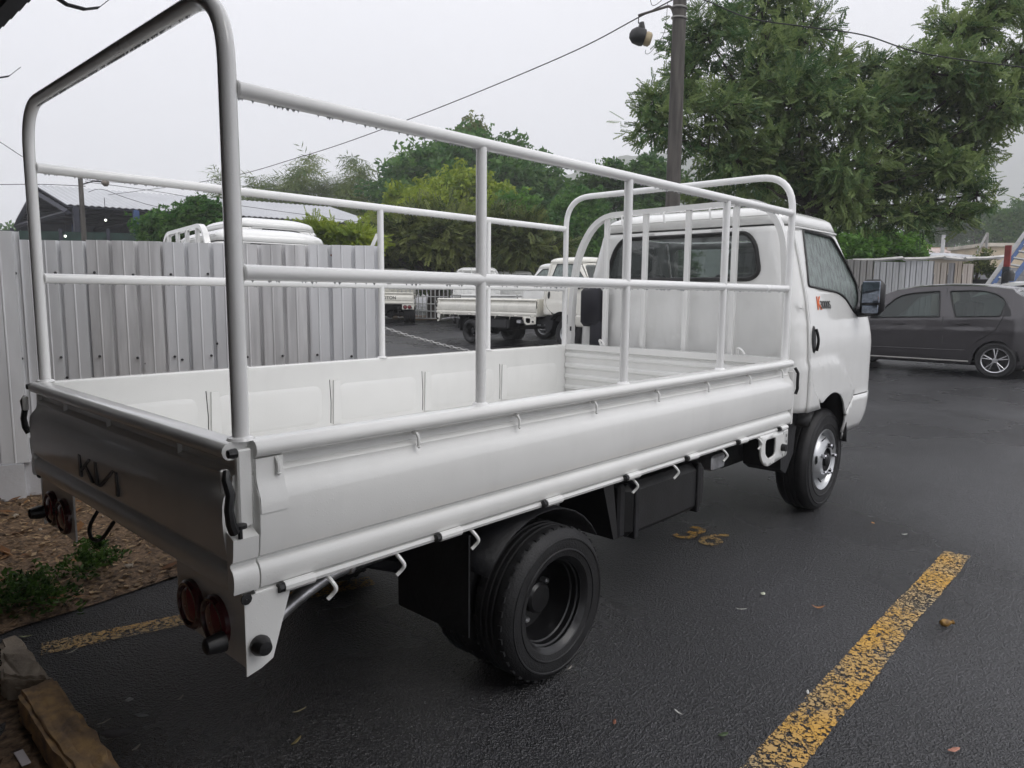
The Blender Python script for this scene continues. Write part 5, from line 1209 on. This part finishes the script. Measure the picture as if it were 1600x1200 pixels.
# blue ramp, red post
BLUE = mat('blue_ramp_paint', (.035, .085, .22), .6, var=.2, scale=5); REDP = mat('red_post_paint', (.28, .045, .04), .6, var=.25, scale=5); WHT2 = mat('dull_white_paint', (.5, .5, .49), .6)
ro = gpt(1560, 460, 21); rp = thing('loading_ramp', 'blue and white inclined steel ramp rising to the right', 'ramp', ro)
for du, m_, dd in ((0, BLUE, 0), (-9, WHT2, .25)):
    a, b = Vector(at(1549+du, 448, 21+dd)), Vector(at(1612+du, 362, 21.5+dd)); MB().tube([tuple(a), tuple(b)], .075, 4).obj('beam', m_, rp, smooth=0, org=ro)
a, b = Vector(at(1552, 444, 21)), Vector(at(1612, 362, 21.5)); a2, b2 = Vector(at(1575, 448, 20.6)), Vector(at(1635, 366, 21.1)); MB().tube([tuple(a2), tuple(b2)], .09, 4).obj('beam', BLUE, rp, smooth=0, org=ro)
for k in range(9):
    q0, q1 = a.lerp(b, k/8), a2.lerp(b2, k/8); MB().tube([tuple(q0), tuple(q1)], .035, 4).obj('rung', WHT2, rp, smooth=0, org=ro)
for q in (b, b2): MB().box((q.x-.06, q.y-.06, 0), (q.x+.06, q.y+.06, q.z)).obj('leg', BLUE, rp, smooth=0, org=ro)
p = at(1569, 460, 19.5); zb, zt_ = at(1569, 417, 19.5)[2], at(1569, 384, 19.5)[2]; rpo = (p[0], p[1], hgt(*p[:2])); rd = thing('red_post', 'square red post with a dark lower half near the ramp', 'post', rpo)
MB().box((p[0]-.07, p[1]-.07, zb), (p[0]+.07, p[1]+.07, zt_)).obj('upper_post', REDP, rd, smooth=0, org=rpo); MB().bbox((p[0]-.085, p[1]-.085, 0), (p[0]+.085, p[1]+.085, zb-.002), .01).obj('lower_post', BLUEP, rd, smooth=0, org=rpo)
along([(.001, .0), (.15, .02), (.16, .2), (.10, .30), (.001, .32)], Vector((p[0]+.02, p[1]-.05, at(1569, 440, 19.5)[2])), Vector((0, 0, 1)), 10).obj('winch_cover', BLK, rd, org=rpo)

# houses beyond
def house(label, u, d, wpx, vtop, vroof, wallc, roofc, rz, nwin=3, over=.4, flat=False):
    o = gpt(u, 460, d); T = thing('house', label, 'house', o, rz); s = d/FPX; w_ = wpx*s; dep = w_*.6+3
    h = at(u, vtop, d)[2]-o[2]; hr = at(u, vroof, d)[2]-o[2]
    wm = mat('house_wall_%s' % label.split()[0], wallc, .85, var=.1, scale=.8); rm_ = mat('house_roof_%s' % label.split()[0], roofc, .7, var=.18, scale=1.2)
    MB().box((-w_/2, 0, -2), (w_/2, dep, h)).obj('wall', wm, T, smooth=0)
    if flat: MB().box((-w_/2-over, -over, h+.003), (w_/2+over, dep+over, h+.25)).obj('roof', rm_, T, smooth=0)
    else:
        n_ = int(w_/.5)+2
        for sgn in (0, 1):
            mb = MB(); y0, y1 = (-over, dep/2) if sgn == 0 else (dep+over, dep/2)
            for i in range(2*n_+1):
                x = -w_/2-over+(w_+2*over)*i/(2*n_); z = .05 if i % 2 else 0; mb.v += [(x, y0, h-.1+z), (x, y1, hr+z)]
            mb.f = [(2*i, 2*i+2, 2*i+3, 2*i+1) for i in range(2*n_)]; mb.obj('roof', rm_, T, smooth=0, thick=.06)
        for x in (-w_/2, w_/2-.12): MB().prism([(0, h), (dep, h), (dep/2, hr-.1)], 'x', x, x+.12).obj('gable', wm, T, smooth=0)
    for k in range(nwin):
        x = -w_/2+w_*(k+.5)/nwin; f = MB().box((x-.55, -.05, h*.45-.1), (x+.55, -.003, h*.45+1.0)).obj('window', WHT2, T, smooth=0); MB().box((x-.47, -.07, h*.45-.02), (x+.47, -.052, h*.45+.92)).obj('pane', TRIM, f, smooth=0)
    return T
va = math.atan2(Fv[1], Fv[0])-math.pi/2-.25
house('tin roofed long house with a wide pale grey metal roof', 1490, 45, 140, 401, 391, (.40, .34, .26), (.42, .43, .45), va+.55, 4)
house('pink roofed low house left of the tin roofed one', 1440, 60, 90, 394, 385, (.48, .44, .38), (.42, .33, .30), va+.2, 3)
house('red roofed house at the left end of the row', 1418, 78, 50, 389, 380, (.50, .45, .38), (.36, .09, .06), va, 2)
house('cream house with a flat roof right of the tin roofed one', 1570, 52, 70, 386, 380, (.60, .50, .36), (.55, .50, .42), va+.15, 3, .2, True)
house('beige house with long brown roof edge behind the tin roofed one', 1510, 66, 110, 392, 385, (.52, .43, .30), (.40, .31, .22), va+.3, 4, .3, True)
house('white house among the far trees at the foot of the hill', 1590, 130, 24, 386, 378, (.55, .55, .55), (.5, .5, .5), va, 2)
a, b = at(1526, 396, 40), at(1543, 364, 40); po = gpt(1543, 460, 40); mp_ = thing('leaning_mast', 'grey mast with a slanting brace above the tin roof', 'mast', po)
MB().box((b[0]-.06, b[1]-.06, 0), (b[0]+.06, b[1]+.06, b[2])).obj('mast', STRAP, mp_, smooth=0, org=po); MB().tube([a, b], .07, 5).obj('brace', STRAP, mp_, org=po)
pp = gpt(1467, 460, 50); z_ = at(1467, 368, 50)[2]; tag(MB().tube([(pp[0], pp[1], 0), (pp[0], pp[1], z_)], .12, 8).obj('mast', WHT2, org=pp), 'short white mast over the pink roofed house', 'mast')

# white railings, blue tank and chain in the yard
ra, rb = np.array(at(622, 470, 27)), np.array(at(700, 470, 26)); rgo = gpt(660, 460, 26.5); rl = thing('white_railing', 'white lattice railing beside the tailgate with lettering', 'railing', rgo)
zt_ = at(660, 452, 26.5)[2]; zb = hgt(*ra[:2])+.1
for k in range(13): q = ra+(rb-ra)*k/12; MB().tube([(q[0], q[1], zb), (q[0], q[1], zt_)], .02, 5).obj('upright', WHT2, rl, org=rgo)
for k in range(5): z = zb+(zt_-zb)*k/4; MB().tube([(ra[0], ra[1], z), (rb[0], rb[1], z)], .02, 5).obj('bar', WHT2, rl, org=rgo)
p = at(624, 425, 30); po = (p[0], p[1], hgt(*p[:2])); bt = thing('water_tank', 'blue tank on a stand under the spreading tree', 'tank', po)
MB().lathe([(.001, .0), (.42, .0), (.45, .05), (.45, .75), (.38, .85), (.001, .9)], (p[0], p[1], p[2]-.4), 'z', 18).obj('tank', mat('tank_blue', (.02, .09, .42), .4), bt, org=po)
for dx in (-.3, .3):
    for dy in (-.3, .3): MB().box((p[0]+dx-.04, p[1]+dy-.04, 0), (p[0]+dx+.04, p[1]+dy+.04, p[2]-.402)).obj('leg', SDARK, bt, org=po, smooth=0)
va_ = MB(); vp = [at(610, 499, 27), at(700, 490, 27.5), at(705, 484, 31), at(615, 489, 31)]; vp = [(p[0], p[1]) for p in vp]
vo = MB().sheet(vp, [], .5, lambda x, y: (x, y, hgt(x, y)+.03+.04*math.sin(9*x)*math.sin(7*y))).obj('verge', DIRT, smooth=60); struct(vo)
ch_o = gpt(592, 460, 5.3); chn = thing('barrier_chain', 'pale chain sagging away from the fence end post', 'chain', ch_o)
Pc = [Vector(at(597, 511, 5.3)), Vector(at(640, 525, 5.25)), Vector(at(700, 541, 5.15)), Vector(at(735, 549, 5.1)), Vector(at(800, 572, 5.05))]
path = []
for a, b in zip(Pc, Pc[1:]):
    n_ = int((b-a).length/.026); path += [a.lerp(b, k/n_) for k in range(n_)]
LNK = MB().tube([(.017*math.cos(t), .008*math.sin(t), 0) for t in np.linspace(0, 6.28, 11)[:-1]], 0.0042, 5, closed=True).obj('link', WHT2, chn, smooth=60)
for i, q in enumerate(path):
    o = LNK if i == 0 else LNK.copy()
    if i: C.objects.link(o); o.parent = chn
    d = (path[min(i+1, len(path)-1)]-path[max(i-1, 0)]); o.location = q-Vector(ch_o); o.rotation_mode = 'QUATERNION'
    o.rotation_quaternion = d.to_track_quat('X', 'Z') @ Matrix.Rotation(R(90) if i % 2 else 0, 4, 'X').to_quaternion()

# ================================================================== ground litter
rs = np.random.RandomState(8)
def leafbed(n, region, sz, name, cols, zf):
    V = []; tt = []
    while len(V) < n*4:
        x, y = rs.rand()*5-2.3, rs.rand()*6-.6
        if not inpoly(x, y, region): continue
        s = sz*(.4+rs.rand()*1.2); a = rs.rand()*6.28; d = np.array([math.cos(a), math.sin(a), (rs.rand()-.5)*.7]); e_ = np.array([-math.sin(a), math.cos(a), (rs.rand()-.5)*.9])*.35*(.5+rs.rand()); c = np.array([x, y, zf(x, y)+.006+s*.15])
        V += [c-d*s, c+e_*s, c+d*s, c-e_*s]; tt += [rs.rand()]*4
    T0 = leafobj(name, np.array(V), np.array(tt), cols, None, (0, 0, 0)); return struct(T0, 'stuff')
litmat = leafmat('dead_leaves', (.05, .028, .014), (.58, .42, .25))
leafbed(8500, dpoly, .017, 'leaf_litter', litmat, dz)
leafbed(420, dpoly, .036, 'leaf_litter', leafmat('orange_dead_leaves', (.16, .07, .03), (.36, .20, .09)), dz)
leafbed(900, dp2, .02, 'leaf_litter', leafmat('dark_dead_leaves', (.02, .014, .01), (.12, .07, .04)), lambda x, y: .012)
weedm = leafmat('weed_leaves', (.018, .045, .012), (.08, .15, .03))
for i, (u, v, r, lab) in enumerate([(20, 950, .14, 'low weed with broad leaves at the kerb end'), (80, 945, .15, 'low weed in the middle of the row on the litter'), (130, 905, .13, 'taller weed beside the dark leaf patch'), (165, 880, .08, 'small weed nearest the tail lamp'), (45, 930, .12, 'small weed behind the kerb end one'), (150, 862, .06, 'tiny sprig under the left tail lamps')]):
    d_ = CAM+0; r0 = np.array(at(u, v, 1))-CAM; t = -(CAM[2]-.02)/r0[2]; p = CAM+r0*t; b = (p[0], p[1], dz(p[0], p[1]))
    T = thing('weed', lab, 'weed', b, 0, 'weeds growing in the leaf litter'); n = int(90*r/.12); P = np.array(b)+rs.randn(n, 3)*r*np.array([.42, .42, .22])+np.array([0, 0, r*.35]); P[:, 2] = np.maximum(P[:, 2], b[2]+.004); D = (P-np.array(b))+rs.randn(n, 3)*.02; D /= np.linalg.norm(D, axis=1)[:, None]
    V, tt = twigs(P, D, .055, 'clump', rs.rand(n), rs, .2); leafobj('leaves', V, tt, weedm, T, b)
    mb = MB()
    for k in range(7): q = P[k]; mb.tube([b, tuple((np.array(b)+q)/2+[0, 0, .01]), tuple(q)], .0016, 4)
    mb.obj('stems', mat('weed_stem', (.05, .09, .03), .6), T, org=b)
def gp(u, v, z=.004):
    r0 = np.array(at(u, v, 1))-CAM; return CAM+r0*((z-CAM[2])/r0[2])
def litter(u, v, L, wd, col, label, name='fallen_leaf', cat='leaf', rz=0, curl=.2, grp='leaves and scraps lying on the wet asphalt'):
    p = gp(u, v); n_ = 7; mb = MB()
    for i in range(n_):
        t = i/(n_-1)*2-1; w_ = wd*(1-t*t)**.6*.5+.0006; z = .003+curl*L*t*t*.5
        for s in (-1, 0, 1): mb.v.append((t*L/2, s*w_+.15*w_*math.sin(5*t), z+(.25*w_ if s else 0)))
    mb.f = [(3*i+k, 3*i+3+k, 3*i+4+k, 3*i+1+k) for i in range(n_-1) for k in range(2)]
    o = mb.obj(name, mat('scrap_%s' % '_'.join(label.split()[:2]), col, .55, var=.25, scale=60), thick=.0008, smooth=60); o.location = tuple(p); o.rotation_euler = (0, 0, rz); return tag(o, label, cat, grp)
litter(1278, 951, .060, .016, (.40, .18, .07), 'small curled orange leaf on the asphalt left of the yellow line', rz=-1.0, curl=.5)
litter(1192, 929, .035, .02, (.55, .57, .45), 'pale round leaf scrap left of the orange leaf', rz=.2)
litter(1364, 818, .03, .014, (.50, .22, .05), 'tiny orange leaf near the front wheel', rz=.8)
litter(1413, 836, .04, .012, (.5, .5, .45), 'pale sliver of leaf below the cab corner', rz=-.7)
litter(1158, 953, .05, .006, (.55, .55, .5), 'thin white twig scrap under the truck bed', rz=-.9)
litter(1490, 1174, .05, .016, (.45, .20, .14), 'pinkish brown leaf at the right of the yellow line', rz=-.5)
litter(1262, 1083, .03, .008, (.6, .6, .58), 'white curled scrap touching the yellow line', rz=.4)
litter(1060, 1115, .04, .005, (.55, .55, .52), 'white hooked thread on the asphalt', rz=1.3)
litter(1130, 1150, .04, .016, (.05, .08, .03), 'dark green leaf near the white thread', rz=-.4)
litter(463, 1160, .05, .010, (.30, .24, .10), 'yellowish curled leaf behind the rear wheel', rz=.4)
litter(468, 1112, .05, .005, (.4, .35, .2), 'straw coloured stem behind the rear wheel', rz=-.1)
litter(202, 1095, .028, .024, (.35, .36, .36), 'pale grey chip beside the orange kerb stone', 'stone_chip', 'stone', curl=0)
litter(222, 1120, .05, .016, (.22, .23, .23), 'grey leaf scrap below the pale chip', rz=-1)
litter(163, 1130, .045, .006, (.3, .28, .22), 'short straw piece by the kerb', rz=.1)
litter(282, 1092, .035, .007, (.3, .28, .24), 'slim grey leaf away from the kerb', rz=.6)
litter(213, 1170, .035, .008, (.3, .28, .24), 'slim leaf near the dark wet leaf pile', rz=.5)
litter(112, 1020, .05, .006, (.5, .48, .38), 'straw lying across the worn yellow line', rz=.3)
litter(40, 996, .05, .010, (.30, .32, .16), 'green grey leaf at the tip of the kerb', rz=-.6)
litter(185, 1150, .11, .045, (.035, .028, .03), 'dark wet leaf lying by the orange kerb stone', rz=-.7)
litter(890, 1045, .035, .006, (.45, .42, .38), 'pale scrap beside the rear tyre', rz=.2)
litter(1370, 640, .22, .07, (.10, .16, .05), 'green leafy sprig on the asphalt ahead of the truck', 'fallen_sprig', 'sprig', rz=-.9)
litter(1360, 655, .08, .03, (.30, .30, .20), 'dry leaf near the green sprig', rz=.5)
litter(960, 1130, .03, .010, (.25, .10, .06), 'reddish leaf bit behind the rear tyre', rz=.5)
litter(1500, 728, .06, .03, (.4, .4, .38), 'pale leaf far out on the wet asphalt', rz=.5)
litter(1545, 700, .06, .03, (.35, .35, .33), 'pale leaf farthest right on the wet asphalt', rz=.1)
p = gp(1478, 978); pod = MB().lathe([(.001, -.028), (.012, -.024), (.017, -.010), (.016, .004), (.009, .016), (.006, .026), (.010, .034), (.001, .037)], (0, 0, .015), 'x', 12).obj('seed_pod', mat('seed_pod_brown', (.16, .08, .012), .5, col2=(.34, .19, .04), scale=50, bump=.6, bscale=60))
pod.location = tuple(p); pod.rotation_euler = (0, 0, -.65); tag(pod, 'yellow brown seed pod on the asphalt right of the yellow line', 'seed pod')
p = gp(35, 1185, .02); tag(MB().bbox((-.012, -.045, 0), (.012, .045, .004), .001).obj('plastic_strip', mat('pale_plastic', (.5, .45, .47), .4), org=(0, 0, 0)), 'white plastic strip lying in the soil left of the kerb', 'plastic strip').location = tuple(p)
# small stones among the litter
for i in range(26):
    x, y = -1.0+rs.rand()*1.9, 1.9+rs.rand()*1.7
    if not inpoly(x, y, dpoly): continue
    s = .008+.014*rs.rand(); bm = bmesh.new(); bmesh.ops.create_icosphere(bm, subdivisions=1, radius=s)
    for v in bm.verts: v.co *= .75+.5*rs.rand(); v.co.z *= .7
    me = bpy.data.meshes.new('pebble'); bm.to_mesh(me); bm.free(); me.materials.append(KERB2); o = bpy.data.objects.new('pebble', me); C.objects.link(o); o.location = (x, y, dz(x, y)+.004)
    tag(o, 'small pebble lying in the leaf litter by the fence', 'pebble', 'pebbles in the leaf litter')
# brick stub by the plinth
p = gp(63, 770); o = MB().bbox((-.09, -.05, 0), (.09, .05, .07), .008).obj('brick', mat('old_brick', (.14, .08, .06), .9, var=.3, scale=20, bump=.5), smooth=0); o.location = tuple(p); o.rotation_euler = (0, 0, .5); tag(o, 'old brown brick lying at the foot of the white plinth', 'brick')
